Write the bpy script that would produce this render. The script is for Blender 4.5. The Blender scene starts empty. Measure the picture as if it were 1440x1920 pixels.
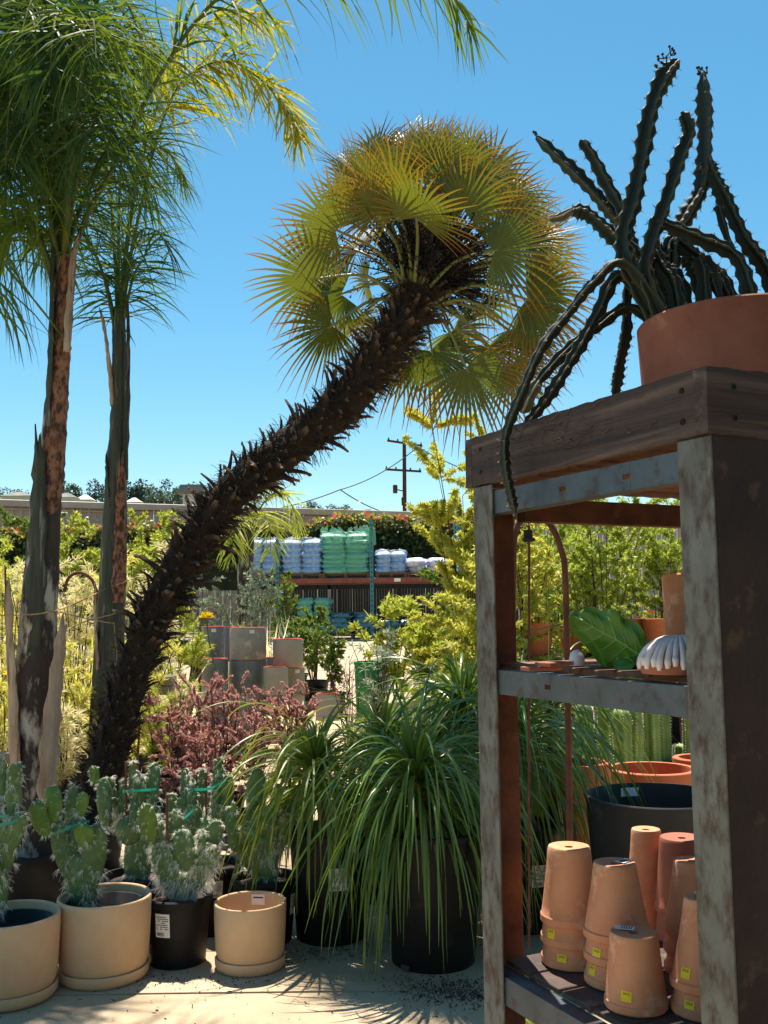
import bpy, bmesh, math, random
import numpy as np
from mathutils import Vector, Matrix
R = math.radians
SC = bpy.context.scene
# ------------------------------------------------------------------ camera, sky, sun, exposure
F = 1850.0                                  # focal length in photograph pixels (1440 x 1920)
PITCH, ROLL, CAMH = R(5.8), R(-0.66), 1.5
cam = bpy.data.objects.new('camera', bpy.data.cameras.new('camera'))
SC.collection.objects.link(cam)
cam.data.sensor_fit = 'VERTICAL'; cam.data.sensor_height = 36.0; cam.data.lens = 36.0*F/1920
cam.data.clip_start = 0.05; cam.data.clip_end = 6000
CM = Matrix.Translation((0, 0, CAMH)) @ Matrix.Rotation(R(90)+PITCH, 4, 'X') @ Matrix.Rotation(ROLL, 4, 'Z')
cam.matrix_world = CM
SC.camera = cam
SUN_EL, SUN_AZ = R(69), R(-8)              # azimuth from +Y, negative = to the left
w = bpy.data.worlds.new('World'); SC.world = w; w.use_nodes = True
nt = w.node_tree; bg = nt.nodes['Background']
sky = nt.nodes.new('ShaderNodeTexSky'); sky.sky_type = 'NISHITA'; sky.sun_disc = False
hs_hue = .478; sky.sun_elevation = SUN_EL; sky.sun_rotation = SUN_AZ
sky.altitude = 0; sky.air_density = 1.0; sky.dust_density = 0.25; sky.ozone_density = 1.0
hs = nt.nodes.new('ShaderNodeHueSaturation'); hs.inputs['Saturation'].default_value = 1.32; hs.inputs['Hue'].default_value = hs_hue
nt.links.new(sky.outputs['Color'], hs.inputs['Color'])
nt.links.new(hs.outputs['Color'], bg.inputs['Color']); bg.inputs['Strength'].default_value = 0.078
sd = bpy.data.lights.new('sun', 'SUN'); sd.energy = 5.0; sd.angle = R(0.55); sd.color = (1.0, 0.91, 0.79)
so = bpy.data.objects.new('sun', sd); SC.collection.objects.link(so)
sdir = Vector((math.sin(SUN_AZ)*math.cos(SUN_EL), math.cos(SUN_AZ)*math.cos(SUN_EL), math.sin(SUN_EL)))
so.rotation_euler = (-sdir).to_track_quat('-Z', 'Y').to_euler(); so.location = sdir*50
SC.view_settings.view_transform = 'Standard'; SC.view_settings.look = 'None'
SC.view_settings.exposure = 1.0; SC.view_settings.gamma = 1.0
SC.view_settings.use_curve_mapping = False
try:
    SC.cycles.transparent_max_bounces = 12; SC.cycles.max_bounces = 6
except Exception: pass

# ------------------------------------------------------------------ helpers
COL = SC.collection
R3 = CM.to_3x3()
def ray(px, py):
    return R3 @ Vector(((px-720)/F, -(py-960)/F, -1.0))
def at(px, py, Y):                          # the point at distance Y (world y) seen at a pixel
    d = ray(px, py); k = Y/d.y
    return Vector((d.x*k, Y, CAMH+d.z*k))
def gz(y):                                  # the yard rises gently away from the camera
    y = np.asarray(y, float)
    return np.interp(y, [0, 6, 25, 45, 90], [0, 0, .85, .95, 1.0])
def gxy(px, Y):                             # ground point under a pixel column at distance Y
    p = at(px, 1200, Y); return Vector((p.x, Y, float(gz(Y))))
def onz(px, py, z):
    d = ray(px, py); k = (z-CAMH)/d.z
    return Vector((d.x*k, d.y*k, z))
def m_px(Y): return Y/F
def nrm(a): return a/np.maximum(np.linalg.norm(a, axis=-1, keepdims=True), 1e-9)

class MB:
    def __init__(s): s.v=[]; s.c=[]; s.i=[]; s.t=[]; s.mi=[]; s.n=0
    def add(s, v, f, t=None, mi=0):
        v = np.asarray(v, float).reshape(-1, 3)
        if isinstance(f, np.ndarray):
            s.c.append(np.full(len(f), f.shape[1], np.int32)); s.i.append((f+s.n).astype(np.int32).ravel()); k = len(f)
        else:
            s.c.append(np.array([len(q) for q in f], np.int32)); s.i.append(np.array([x for q in f for x in q], np.int32)+s.n); k = len(f)
        s.mi.append(np.full(k, mi, np.int32))
        s.t.append(np.zeros(len(v)) if t is None else np.asarray(t, float).ravel())
        s.v.append(v); s.n += len(v); return s
    def mesh(s, name, mats, off=(0,0,0), smooth=True):
        me = bpy.data.meshes.new(name)
        V = np.concatenate(s.v)-np.array(off); C = np.concatenate(s.c); I = np.concatenate(s.i); M = np.concatenate(s.mi)
        me.vertices.add(len(V)); me.vertices.foreach_set('co', V.astype(np.float32).ravel())
        me.loops.add(len(I)); me.loops.foreach_set('vertex_index', I)
        me.polygons.add(len(C)); st = np.zeros(len(C), np.int32); st[1:] = np.cumsum(C)[:-1]
        me.polygons.foreach_set('loop_start', st); me.polygons.foreach_set('loop_total', C)
        if not isinstance(mats, (list, tuple)): mats = [mats]
        for m in mats: me.materials.append(m)
        me.polygons.foreach_set('material_index', M)
        a = me.attributes.new('t', 'FLOAT', 'POINT'); a.data.foreach_set('value', np.concatenate(s.t).astype(np.float32))
        me.update(calc_edges=True); me.validate()
        me.polygons.foreach_set('use_smooth', np.full(len(me.polygons), bool(smooth)))
        return me
    def build(s, name, mats, parent=None, smooth=True, label=None, cat=None, group=None, kind=None, autos=None):
        off = rootloc(parent) if parent else (0,0,0)
        loc0 = (0,0,0)
        if parent is None and kind is None:
            V = np.concatenate(s.v); loc0 = ((V[:,0].min()+V[:,0].max())/2, (V[:,1].min()+V[:,1].max())/2, V[:,2].min()); off = loc0
        me = s.mesh(name, mats, off, smooth)
        if autos: me.set_sharp_from_angle(angle=R(autos))
        o = bpy.data.objects.new(name, me); COL.objects.link(o)
        if parent: o.parent = parent
        else: o.location = loc0
        return tag(o, label, cat, group, kind)
def rootloc(o):
    while o.parent: o = o.parent
    return tuple(o.location)
def tag(o, label=None, cat=None, group=None, kind=None):
    if label: o['label'] = label
    if cat: o['category'] = cat
    if group: o['group'] = group
    if kind: o['kind'] = kind
    return o
def thing(name, label, cat, loc=(0,0,0), group=None):
    o = bpy.data.objects.new(name, None); COL.objects.link(o); o.location = loc; o.empty_display_size = .1
    return tag(o, label, cat, group)
def inst(name, me, M, parent):               # a part that shares mesh data, placed by a world matrix
    o = bpy.data.objects.new(name, me); COL.objects.link(o); o.parent = parent
    o.matrix_local = Matrix.Translation(-Vector(rootloc(parent))) @ M
    return o

def frame(d):
    d = Vector(d).normalized(); a = Vector((0,0,1)) if abs(d.z) < .95 else Vector((1,0,0))
    x = a.cross(d).normalized(); return x, d.cross(x)
def cat_rom(P, n):
    P = np.array([list(p) for p in P], float); m = len(P)
    if m == 2: return P[0]+(P[1]-P[0])*np.linspace(0,1,n)[:,None]
    Q = np.vstack([2*P[0]-P[1], P, 2*P[-1]-P[-2]])
    u = np.linspace(0, m-1-1e-6, n); k = u.astype(int); f = (u-k)[:,None]
    a,b,c,d = Q[k],Q[k+1],Q[k+2],Q[k+3]
    return .5*(2*b+(c-a)*f+(2*a-5*b+4*c-d)*f*f+(3*b-a-3*c+d)*f**3)
def tube(mb, P, r, n=8, cap=True, prof=None, mi=0, tt=None):
    P = np.asarray(P, float); k = len(P); r = np.broadcast_to(np.asarray(r, float), (k,))
    T = nrm(np.gradient(P, axis=0)); x, y = frame(T[0]); x = np.array(x)
    V = []; ph = np.linspace(0, 2*np.pi, n, endpoint=False)
    for j in range(k):
        x = x-T[j]*x.dot(T[j]); x /= np.linalg.norm(x); y = np.cross(T[j], x)
        pr = np.ones(n) if prof is None else prof(j, ph)
        V.append(P[j]+r[j]*pr[:,None]*(np.cos(ph)[:,None]*x+np.sin(ph)[:,None]*y))
    V = np.concatenate(V)
    a = np.arange(n); b = (a+1) % n
    f = np.concatenate([np.stack([j*n+a, j*n+b, (j+1)*n+b, (j+1)*n+a], 1) for j in range(k-1)])
    t = np.repeat(np.linspace(0,1,k), n) if tt is None else np.repeat(tt, n)
    mb.add(V, f, t, mi)
    if cap:
        mb.add(V[:n], [list(range(n))[::-1]], t[:n], mi); mb.add(V[-n:], [list(range(n))], t[-n:], mi)
def lathe(mb, prof, c=(0,0,0), n=40, M=None, mi=0):
    c = np.array(c, float); ph = np.linspace(0, 2*np.pi, n, endpoint=False); k = len(prof)
    V = np.concatenate([np.stack([r*np.cos(ph), r*np.sin(ph), np.full(n, z)], 1) for r, z in prof])
    if M is not None: V = V @ np.array(M.to_3x3()).T
    a = np.arange(n); b = (a+1) % n
    f = np.concatenate([np.stack([j*n+a, j*n+b, (j+1)*n+b, (j+1)*n+a], 1) for j in range(k-1)])
    mb.add(V+c, f, np.repeat(np.linspace(0,1,k), n), mi)
def box(mb, c, s, M=None, bev=0.0, mi=0):
    bm = bmesh.new(); bmesh.ops.create_cube(bm, size=1)
    bmesh.ops.scale(bm, vec=Vector(s), verts=bm.verts)
    if bev > 0: bmesh.ops.bevel(bm, geom=bm.edges[:], offset=bev, segments=1, affect='EDGES')
    bm.verts.index_update()
    V = np.array([v.co[:] for v in bm.verts]); f = [[v.index for v in q.verts] for q in bm.faces]; bm.free()
    if M is not None: V = V @ np.array(M.to_3x3()).T
    mb.add(V+np.array(c, float), f, None, mi)
def ribbons(mb, P, W, S, N=None, fold=0.0, mi=0):
    P = np.asarray(P, float); n, k, _ = P.shape; W = np.broadcast_to(W, (n,k))[...,None]; t = np.linspace(0,1,k)
    if fold == 0:
        V = np.stack([P-S*W*.5, P+S*W*.5], 2).reshape(-1,3); m = 2
    else:
        V = np.stack([P-S*W*.5, P-N*W*fold, P+S*W*.5], 2).reshape(-1,3); m = 3
    T = np.broadcast_to(t[None,:,None], (n,k,m)).ravel()
    b = (np.arange(n)[:,None,None]*k+np.arange(k-1)[None,:,None])*m+np.arange(m-1)[None,None,:]
    b = b.ravel(); f = np.stack([b, b+1, b+m+1, b+m], 1)
    mb.add(V, f, T, mi)
def droop(P0, D0, L, g, K, rng=None, jit=0.0):   # many strands that bend under gravity: (N,K,3)
    P0 = np.asarray(P0, float); D = nrm(np.asarray(D0, float)); n = len(P0); L = np.broadcast_to(L, (n,)); g = np.broadcast_to(g, (n,))
    out = [P0]; p = P0.copy()
    for j in range(K-1):
        D = D.copy(); D[:,2] -= g
        if jit: D += rng.normal(0, jit, D.shape)
        D = nrm(D); p = p+D*(L/(K-1))[:,None]; out.append(p)
    return np.stack(out, 1)
def sides(P, rng, ref=None):
    T = nrm(np.gradient(P, axis=1)); n = len(P)
    if ref is None: ref = rng.normal(0, 1, (n,1,3))
    S = nrm(np.cross(T, np.broadcast_to(ref, T.shape))); return S, nrm(np.cross(S, T))
def sph(rng, n):
    return nrm(rng.normal(0, 1, (n,3)))
def leaves(mb, P, D, L, W, rng, fold=.18, bend=.15, up=0.0, mi=0, lite=False):
    n = len(P)
    if lite:                                    # small or far leaves: two flat quads
        P3 = droop(P, D, L, bend*1.5, 3); S, N = sides(P3, rng); W = np.broadcast_to(W, (n,))
        ribbons(mb, P3, W[:,None]*np.array([.2,1,.06]), S); return
    P3 = None; P3 = droop(P, D, L, bend, 4)
    ref = rng.normal(0, 1, (n,1,3)); ref[:,:,2] += up
    S, N = sides(P3, rng, ref); W = np.broadcast_to(W, (n,))
    ribbons(mb, P3, W[:,None]*np.array([.18,1,.78,.04]), S, N, fold, mi)

# ------------------------------------------------------------------ materials
def lin(h):
    h = h.lstrip('#'); c = [int(h[i:i+2], 16)/255 for i in (0,2,4)]
    return tuple(x/12.92 if x <= .04045 else ((x+.055)/1.055)**2.4 for x in c)+(1.0,)
MATS = {}
def mat(name, base, var=None, rough=.6, scale=8, bump=0.0, bscale=None, metal=0.0, trans=0.0, tcolor=None, island=0.0,
        tip=None, detail=5, stretch=(1,1,1), spec=.5, contrast=(.35,.65), spots=None, alpha=None, objvar=None):
    if name in MATS: return MATS[name]
    m = bpy.data.materials.new(name); m.use_nodes = True; MATS[name] = m
    n = m.node_tree.nodes; l = m.node_tree.links; b = n['Principled BSDF']; out = n['Material Output']
    tc = n.new('ShaderNodeTexCoord'); mp = n.new('ShaderNodeMapping'); l.new(tc.outputs['Object'], mp.inputs['Vector'])
    mp.inputs['Scale'].default_value = stretch
    def noise(sc, det=detail):
        q = n.new('ShaderNodeTexNoise'); q.inputs['Scale'].default_value = sc; q.inputs['Detail'].default_value = det
        q.inputs['Roughness'].default_value = .62; l.new(mp.outputs['Vector'], q.inputs['Vector']); return q
    def mixc(fac, a, c):
        x = n.new('ShaderNodeMix'); x.data_type = 'RGBA'; l.new(fac, x.inputs['Factor'])
        if isinstance(a, tuple): x.inputs['A'].default_value = a
        else: l.new(a, x.inputs['A'])
        if isinstance(c, tuple): x.inputs['B'].default_value = c
        else: l.new(c, x.inputs['B'])
        return x.outputs['Result']
    def ramp(src, lo, hi):
        q = n.new('ShaderNodeMapRange'); l.new(src, q.inputs['Value']); q.inputs['From Min'].default_value = lo; q.inputs['From Max'].default_value = hi
        return q.outputs['Result']
    c = lin(base); src = None
    if var:
        if island:
            g = n.new('ShaderNodeNewGeometry'); src = mixc(ramp(g.outputs['Random Per Island'], 0, 1), c, lin(var))
        else:
            src = mixc(ramp(noise(scale).outputs['Fac'], *contrast), c, lin(var))
    if spots:                                   # (colour, scale, lo, hi)
        src = mixc(ramp(noise(spots[1], 8).outputs['Fac'], spots[2], spots[3]), src if src else c, lin(spots[0]))
    if objvar:                                  # leaves of different age: (colour, amount)
        oi = n.new('ShaderNodeObjectInfo'); src = mixc(ramp(oi.outputs['Random'], 0, 1/objvar[1]), src if src else c, lin(objvar[0]))
    if tip:                                     # (colour, from, to) along the leaf
        a = n.new('ShaderNodeAttribute'); a.attribute_name = 't'
        src = mixc(ramp(a.outputs['Fac'], tip[1], tip[2]), src if src else c, lin(tip[0]))
    if src: l.new(src, b.inputs['Base Color'])
    else: b.inputs['Base Color'].default_value = c
    b.inputs['Roughness'].default_value = rough; b.inputs['Metallic'].default_value = metal
    b.inputs['Specular IOR Level'].default_value = spec
    if bump:
        bn = n.new('ShaderNodeBump'); bn.inputs['Strength'].default_value = bump; bn.inputs['Distance'].default_value = .01
        l.new(noise(bscale or scale*4, 6).outputs['Fac'], bn.inputs['Height']); l.new(bn.outputs['Normal'], b.inputs['Normal'])
    sh = b.outputs['BSDF']
    if trans:
        tr = n.new('ShaderNodeBsdfTranslucent')
        if tcolor: tr.inputs['Color'].default_value = lin(tcolor)
        if src:
            if tcolor:
                x = mixc(ramp(noise(1.3, 1).outputs['Fac'], -9, -8), src, lin(tcolor)) if False else None
                mx = n.new('ShaderNodeMix'); mx.data_type = 'RGBA'; mx.inputs['Factor'].default_value = .6
                l.new(src, mx.inputs['A']); mx.inputs['B'].default_value = lin(tcolor); l.new(mx.outputs['Result'], tr.inputs['Color'])
            else: l.new(src, tr.inputs['Color'])
        elif not tcolor: tr.inputs['Color'].default_value = c
        ms = n.new('ShaderNodeMixShader'); ms.inputs['Fac'].default_value = trans
        l.new(sh, ms.inputs[1]); l.new(tr.outputs['BSDF'], ms.inputs[2]); sh = ms.outputs['Shader']
    if alpha is not None:
        tp = n.new('ShaderNodeBsdfTransparent'); ms = n.new('ShaderNodeMixShader'); ms.inputs['Fac'].default_value = alpha
        l.new(tp.outputs['BSDF'], ms.inputs[1]); l.new(sh, ms.inputs[2]); sh = ms.outputs['Shader']
    l.new(sh, out.inputs['Surface']); return m

M_conc = mat('concrete', '#bba78a', '#9a876c', .85, 1.1, .3, 70, spots=('#6a5844', 4.1, .58, .74))
M_dirt = mat('joint_dirt', '#3a3128', '#57493a', .95, 6, .4)
M_terrain = mat('dry_terrain', '#8d8262', '#6d6a48', .95, .02)
M_hill = mat('hill_scrub', '#6f7a55', '#8c8862', .95, .03)
M_beige = mat('beige_stoneware', '#d8b68e', '#c9a27a', .78, 3, .15, 180, spots=('#a88660', 26, .64, .80))
M_beige_in = mat('beige_inner', '#c9a986', '#b39472', .8, 5)
M_black = mat('black_plastic', '#0e0f10', '#1a1a1b', .55, 5, .08, 90, spec=.3, spots=('#3a3530', 7, .62, .8))
M_grey_pl = mat('grey_plastic', '#343535', '#27282a', .6, 4, .08, 60, spec=.3, spots=('#5a5650', 5, .62, .82))
M_soil = mat('potting_soil', '#241a13', '#4a382a', .95, 40, .8, 90)
M_terra = mat('terracotta', '#b96a42', '#a65a36', .8, 5, .1, 150, spots=('#d49a78', 9, .62, .8))
M_terra_d = mat('terracotta_brown', '#a5644a', '#8a4c34', .75, 5, .12, 150, spots=('#c49478', 6, .60, .78))
M_terra_p = mat('terracotta_pale', '#d6966e', '#c27c56', .82, 6, .15, 140, spots=('#ecc6a8', 11, .54, .74))
M_terra_o = mat('terracotta_orange', '#c46a3c', '#b45a30', .75, 4, .08, 120, spots=('#d9a07a', 12, .66, .85))
M_liner = mat('orange_liner', '#c4502e', '#a8401f', .7, 6)
M_cem = mat('fibre_cement', '#a6a29a', '#85827b', .85, 4, .2, 60, spots=('#ccc8be', 9, .54, .7))
M_cem2 = mat('fibre_cement_dark', '#7a7d80', '#575b60', .45, 4, .15, 60, spots=('#a8a9a7', 9, .56, .74))
M_cem3 = mat('fibre_cement_pale', '#b5aa9e', '#a2968a', .85, 3, .12, 70, spots=('#c59a86', 5, .6, .8))
M_white = mat('white_label', '#e6e3dc', rough=.6)
M_ink = mat('label_ink', '#2a2a2c', rough=.7)
M_yel = mat('yellow_sticker', '#e3cf1f', '#d4bd14', .6, 20)
M_red = mat('sticker_ink', '#7a3a1c', rough=.7)
M_tape = mat('green_tie_tape', '#1a9a86', rough=.35, trans=.3, tcolor='#20b8a0')
M_stake = mat('bamboo_stake', '#7d4b2a', '#5d3620', .7, 20)
M_steel = mat('rusty_painted_steel', '#787970', '#5c5b54', .65, 9, .35, 60, stretch=(1,1,.5), spots=('#483428', 30, .45, .64))
M_steel_b = mat('rusty_blue_steel', '#565f66', '#454d55', .45, 8, .25, 60, metal=.35, spots=('#4a3024', 16, .55, .68))
M_steel_dk = mat('dark_brown_steel', '#3c2c26', '#2a1e1a', .75, 5, .3, 60, spots=('#5a4438', 14, .58, .7))  # near posts' front flanges: base darker brown than the side flanges, rust spots
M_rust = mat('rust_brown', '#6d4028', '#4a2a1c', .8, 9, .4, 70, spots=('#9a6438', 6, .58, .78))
M_wood = mat('weathered_wood', '#5d4a42', '#3f322d', .8, 6, .5, 26, stretch=(1,1,7), spots=('#8a7668', 12, .6, .74))
M_wood2 = mat('slat_wood', '#8a5a3c', '#6a412a', .8, 6, .3, 30, stretch=(4,4,1))
M_screw = mat('screw_steel', '#2a2523', rough=.5, metal=.8)
M_fan = mat('fan_palm_leaf', '#354c1e', '#536228', .5, trans=.27, tcolor='#84901c', island=1, objvar=('#7e7a1e', .6), tip=('#b8661a', .46, .98))
M_fanpet = mat('fan_petiole', '#6f7a3c', '#8a8348', .5, 12)
M_stub = mat('leaf_base_stub', '#3a2b21', '#1e1611', .9, 14, .6, 60, island=1, tip=('#6a5442', .6, 1.0))
M_ptrunk = mat('palm_fibre', '#1f1611', '#34271d', .95, 30, .9, 60)
M_fibre = mat('dry_fibre', '#2c2018', '#54402e', .9, island=1)
M_inflor = mat('dry_flower_stalk', '#15120e', '#2a2018', .9, island=1)
M_feather = mat('feather_leaflet', '#3a5622', '#567028', .6, trans=.45, tcolor='#94a424', island=1, spec=.3)
M_feather_y = mat('feather_leaflet_yellow', '#808a2c', '#a29c30', .6, trans=.5, tcolor='#cabc2c', island=1, spec=.3)
M_feather_d = mat('feather_leaflet_dark', '#243e20', '#3a582e', .6, trans=.32, tcolor='#6c8a24', island=1, spec=.3)
M_rachis = mat('frond_stem', '#4c5c30', '#6a6a3e', .85, 9, spec=.2)
M_bark = mat('smooth_palm_bark', '#473a31', '#2a211c', .9, 9, .7, 40, stretch=(1,1,.4), spots=('#b5a898', 9, .51, .62))
M_bark_net = mat('netted_bark', '#9a6a50', '#4a2e22', .9, 34, 1.0, 50, stretch=(1,1,.5), contrast=(.42,.58))
M_sheath = mat('green_sheath', '#4a4d3a', '#26241c', .7, 6, .3, 40, stretch=(4,4,.25), spots=('#8a8678', 9, .58, .72))
M_sheath_w = mat('peeling_sheath', '#c4ac94', '#8d7058', .85, 7, .5, 40, stretch=(2,2,.25), spots=('#4c3a2e', 8, .58, .70))
M_twine = mat('jute_twine', '#b89a6c', '#8a6e48', .9, 60)
M_pony = mat('ponytail_leaf', '#46662a', '#6a863c', .32, trans=.32, tcolor='#8ea42c', island=1, tip=('#8f8a4a', .93, 1.05))
M_pony_l = mat('ponytail_leaf_light', '#5f7a2c', '#7d8c38', .4, trans=.38, tcolor='#a6ae30', island=1, tip=('#9a8a48', .9, 1.05))
M_pony_t = mat('ponytail_trunk', '#8a6a44', '#5c4430', .9, 12, .6, 50)
M_pad = mat('cactus_pad', '#5f7a42', '#4a683a', .6, 26, .3, 80, spots=('#94a272', 24, .58, .7))
M_pad_y = mat('young_cactus_pad', '#6f8c2e', '#54752a', .55, 26, .3, 80)
M_hair = mat('cactus_hair', '#ece6d6', '#fbf7ec', .7, trans=.5, tcolor='#fffaf0', island=1)
M_cst = mat('column_cactus_dark', '#1e2a1c', '#141c14', .65, 18, .3, 60, tip=('#46503a', .55, 1.0))
M_cst_g = mat('column_cactus_corky', '#6e6a5a', '#48503a', .8, 14, .4, 60, tip=('#a09a84', .4, 1.0))
M_crib = mat('cactus_spine', '#b08a50', '#5c4630', .7, island=1)
M_col = mat('column_cactus_green', '#7f9440', '#5d7a34', .5, 9, .2, 60)
M_red1 = mat('bronze_leaf', '#ae746a', '#e2bcae', .45, trans=.35, tcolor='#d89c90', island=1)
M_twig = mat('twig_bark', '#5a4232', '#3c2c22', .9, 20)
M_yg = mat('yellow_green_leaf', '#c2c258', '#dcd47c', .5, trans=.52, tcolor='#ece268', island=1)
M_yg2 = mat('lime_leaf', '#98a63e', '#b4b84e', .5, trans=.45, tcolor='#d0d450', island=1)
M_straw = mat('straw_leaf', '#d8cc94', '#e8e0b4', .55, trans=.5, tcolor='#f0e6a8', island=1)
M_green = mat('mid_green_leaf', '#4c6a2a', '#6e8238', .45, trans=.35, tcolor='#8ea030', island=1)
M_dkgreen = mat('hedge_leaf', '#2a3c1e', '#40522a', .4, trans=.25, tcolor='#5c7424', island=1)
M_hedgetip = mat('hedge_young_leaf', '#7d8a30', '#9c7a44', .45, trans=.4, tcolor='#b0ac3c', island=1)
M_silver = mat('silver_leaf', '#8a9a84', '#b0b8a0', .5, trans=.3, tcolor='#b8c4a0', island=1)
M_maple = mat('golden_maple_leaf', '#b4b848', '#d2cc60', .5, trans=.45, tcolor='#dcdc5c', island=1)
M_maple_g = mat('green_maple_leaf', '#8a9c3c', '#aab048', .5, trans=.45, tcolor='#bccc48', island=1)
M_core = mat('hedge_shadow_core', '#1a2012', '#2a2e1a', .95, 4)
M_wall = mat('tan_metal_panel', '#b39a8c', '#a68c7e', .6, 1.5, .05, 20)
M_cap = mat('tan_metal_cap', '#c2aa9a', '#b29a8a', .55, 2)
M_pole = mat('creosote_pole', '#5a4032', '#3f2c24', .9, 6, .3, 30)
M_wire = mat('cable', '#2f4a5a', rough=.6)
M_teal = mat('teal_upright', '#3f7f86', '#2f6a72', .5, 6)
M_orange = mat('orange_beam', '#8a4632', '#6f3626', .55, 6)
M_slatdk = mat('dark_privacy_slat', '#1a1412', '#28201a', .8, 6)
M_bagw = mat('pale_blue_bag', '#8fb4d8', '#5f8fc8', .4, 5, .3, 12, spots=('#d4dde4', 4, .55, .66))
M_bagg = mat('green_bag', '#78bca4', '#4f9c88', .4, 6, .3, 14, spots=('#c0e0d2', 6, .54, .68))
M_bagb = mat('blue_white_bag', '#2a4aa8', '#e0e4ea', .4, 4, .3, 12)
M_bagt = mat('teal_dark_bag', '#2a5f70', '#86b8bc', .4, 5, .3, 12, spots=('#12303c', 6, .52, .62))
M_wrapg = mat('green_wrap', '#7cc8ac', rough=.25, trans=.3, tcolor='#a0dcc4', alpha=.3)
M_wrapw = mat('clear_wrap', '#c8dcec', rough=.25, trans=.3, alpha=.16)
M_pallet = mat('pallet_wood', '#7a5f48', '#5c4434', .85, 8)
M_roofw = mat('white_roof', '#d8d4cc', '#c4c0b8', .7, 1)
M_house = mat('house_wall', '#b8b4a4', rough=.8)
M_rooft = mat('grey_roof', '#8a8680', '#6f6c66', .85, .6)
M_fartree = mat('far_tree_leaf', '#3f5238', '#56684a', .7, trans=.2, tcolor='#6c7c48', island=1)
M_fartree2 = mat('far_tree_leaf_dark', '#2f4434', '#41564a', .7, trans=.15, tcolor='#4c6444', island=1)
M_greenpot = mat('green_bucket', '#1f8a4a', '#187a40', .4, 5)
M_flower_y = mat('yellow_flower', '#e8c410', '#f0d83c', .6, trans=.35, tcolor='#f4d820', island=1)
M_flower_r = mat('red_flower', '#c4402c', '#d8644c', .6, trans=.35, island=1)
M_flower_w = mat('white_flower', '#e8e4dc', rough=.6, trans=.3)
M_glaze = mat('drip_glaze', '#e4d8d4', '#c9b4b2', .3, 16)
M_bigleaf = mat('big_leaf', '#6a9632', '#527e28', .35, 9, .15, 30, trans=.4, tcolor='#8cb428')
M_vein = mat('leaf_vein', '#86a44a', rough=.4)
M_stone = mat('pale_stone', '#c9b89c', '#b0a084', .85, 4, .3, 30)
M_block = mat('grey_block', '#9a9284', '#827a6e', .85, 4, .2, 40)

# ------------------------------------------------------------------ ground, hills
def sheet(name, xs, ys, zf, m, kind='structure'):
    mb = MB(); X, Y = np.meshgrid(xs, ys); Z = zf(X, Y)
    V = np.stack([X, Y, Z], -1).reshape(-1,3); a = len(xs); b = len(ys)
    q = (np.arange(b-1)[:,None]*a+np.arange(a-1)[None,:]).ravel()
    mb.add(V, np.stack([q, q+1, q+a+1, q+a], 1)); return mb.build(name, m, kind=kind)
ys = np.concatenate([np.linspace(-30, 45, 76), [60, 90, 150, 300, 700, 1500, 4000]])
ground = sheet('ground', np.concatenate([[-3000,-600,-150,-60], np.linspace(-30,30,31), [60,150,600,3000]]), ys, lambda X, Y: gz(Y)-.03, M_terrain)
rs = np.random.default_rng(5)
for iy in range(13):
    for ix in range(-4, 5):
        sx, sy = 2.35, 2.2
        x0, y0 = ix*sx-1.62, -.3+iy*sy; g = .006
        if abs(x0+1.2) > 4+y0*.5: continue
        mb = MB(); bm = bmesh.new()
        n = 6
        xs_ = np.linspace(x0+g, x0+sx-g, 2); ys_ = np.linspace(y0+g, y0+sy-g, n)
        dz = rs.uniform(-.0015, .0015)
        V = [(x, y, float(gz(y))+dz) for y in ys_ for x in xs_]+[(x, y, float(gz(y))-.05) for y in ys_ for x in xs_]; bm.free()
        f = []
        for j in range(n-1):
            f.append([2*j, 2*j+1, 2*j+3, 2*j+2])
            f.append([2*j, 2*j+2, 2*n+2*j+2, 2*n+2*j]); f.append([2*j+3, 2*j+1, 2*n+2*j+1, 2*n+2*j+3])
        f.append([1, 0, 2*n, 2*n+1]); f.append([2*n-2, 2*n-1, 4*n-1, 4*n-2])
        mb.add(V, f); mb.build('slab', M_conc, ground, smooth=False)
def hz(X, Y):
    r = 34+6*np.sin(X*.012+1)+4*np.sin(X*.031)+2*np.sin(X*.09)
    left = np.interp(X, [-400,-120,-40,-5,40,200], [1.05,1.0,.93,.78,.3,.2])
    return np.interp(Y, [150,260,330,600], [-2,.76,1.0,.9])*r*left
hills = sheet('hills', np.linspace(-600, 500, 90), np.linspace(150, 600, 40), hz, M_hill)

# out-of-view wall beside the viewpoint, added to shade the rack front
mb = MB(); box(mb, (1.9, -.9, 1.9), (1.4, 5.2, 3.8)); mb.build('unseen_shade_wall', mat('shade_wall_dark', '#33261f', '#251b16', .85, 3), smooth=False, kind='structure')
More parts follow.
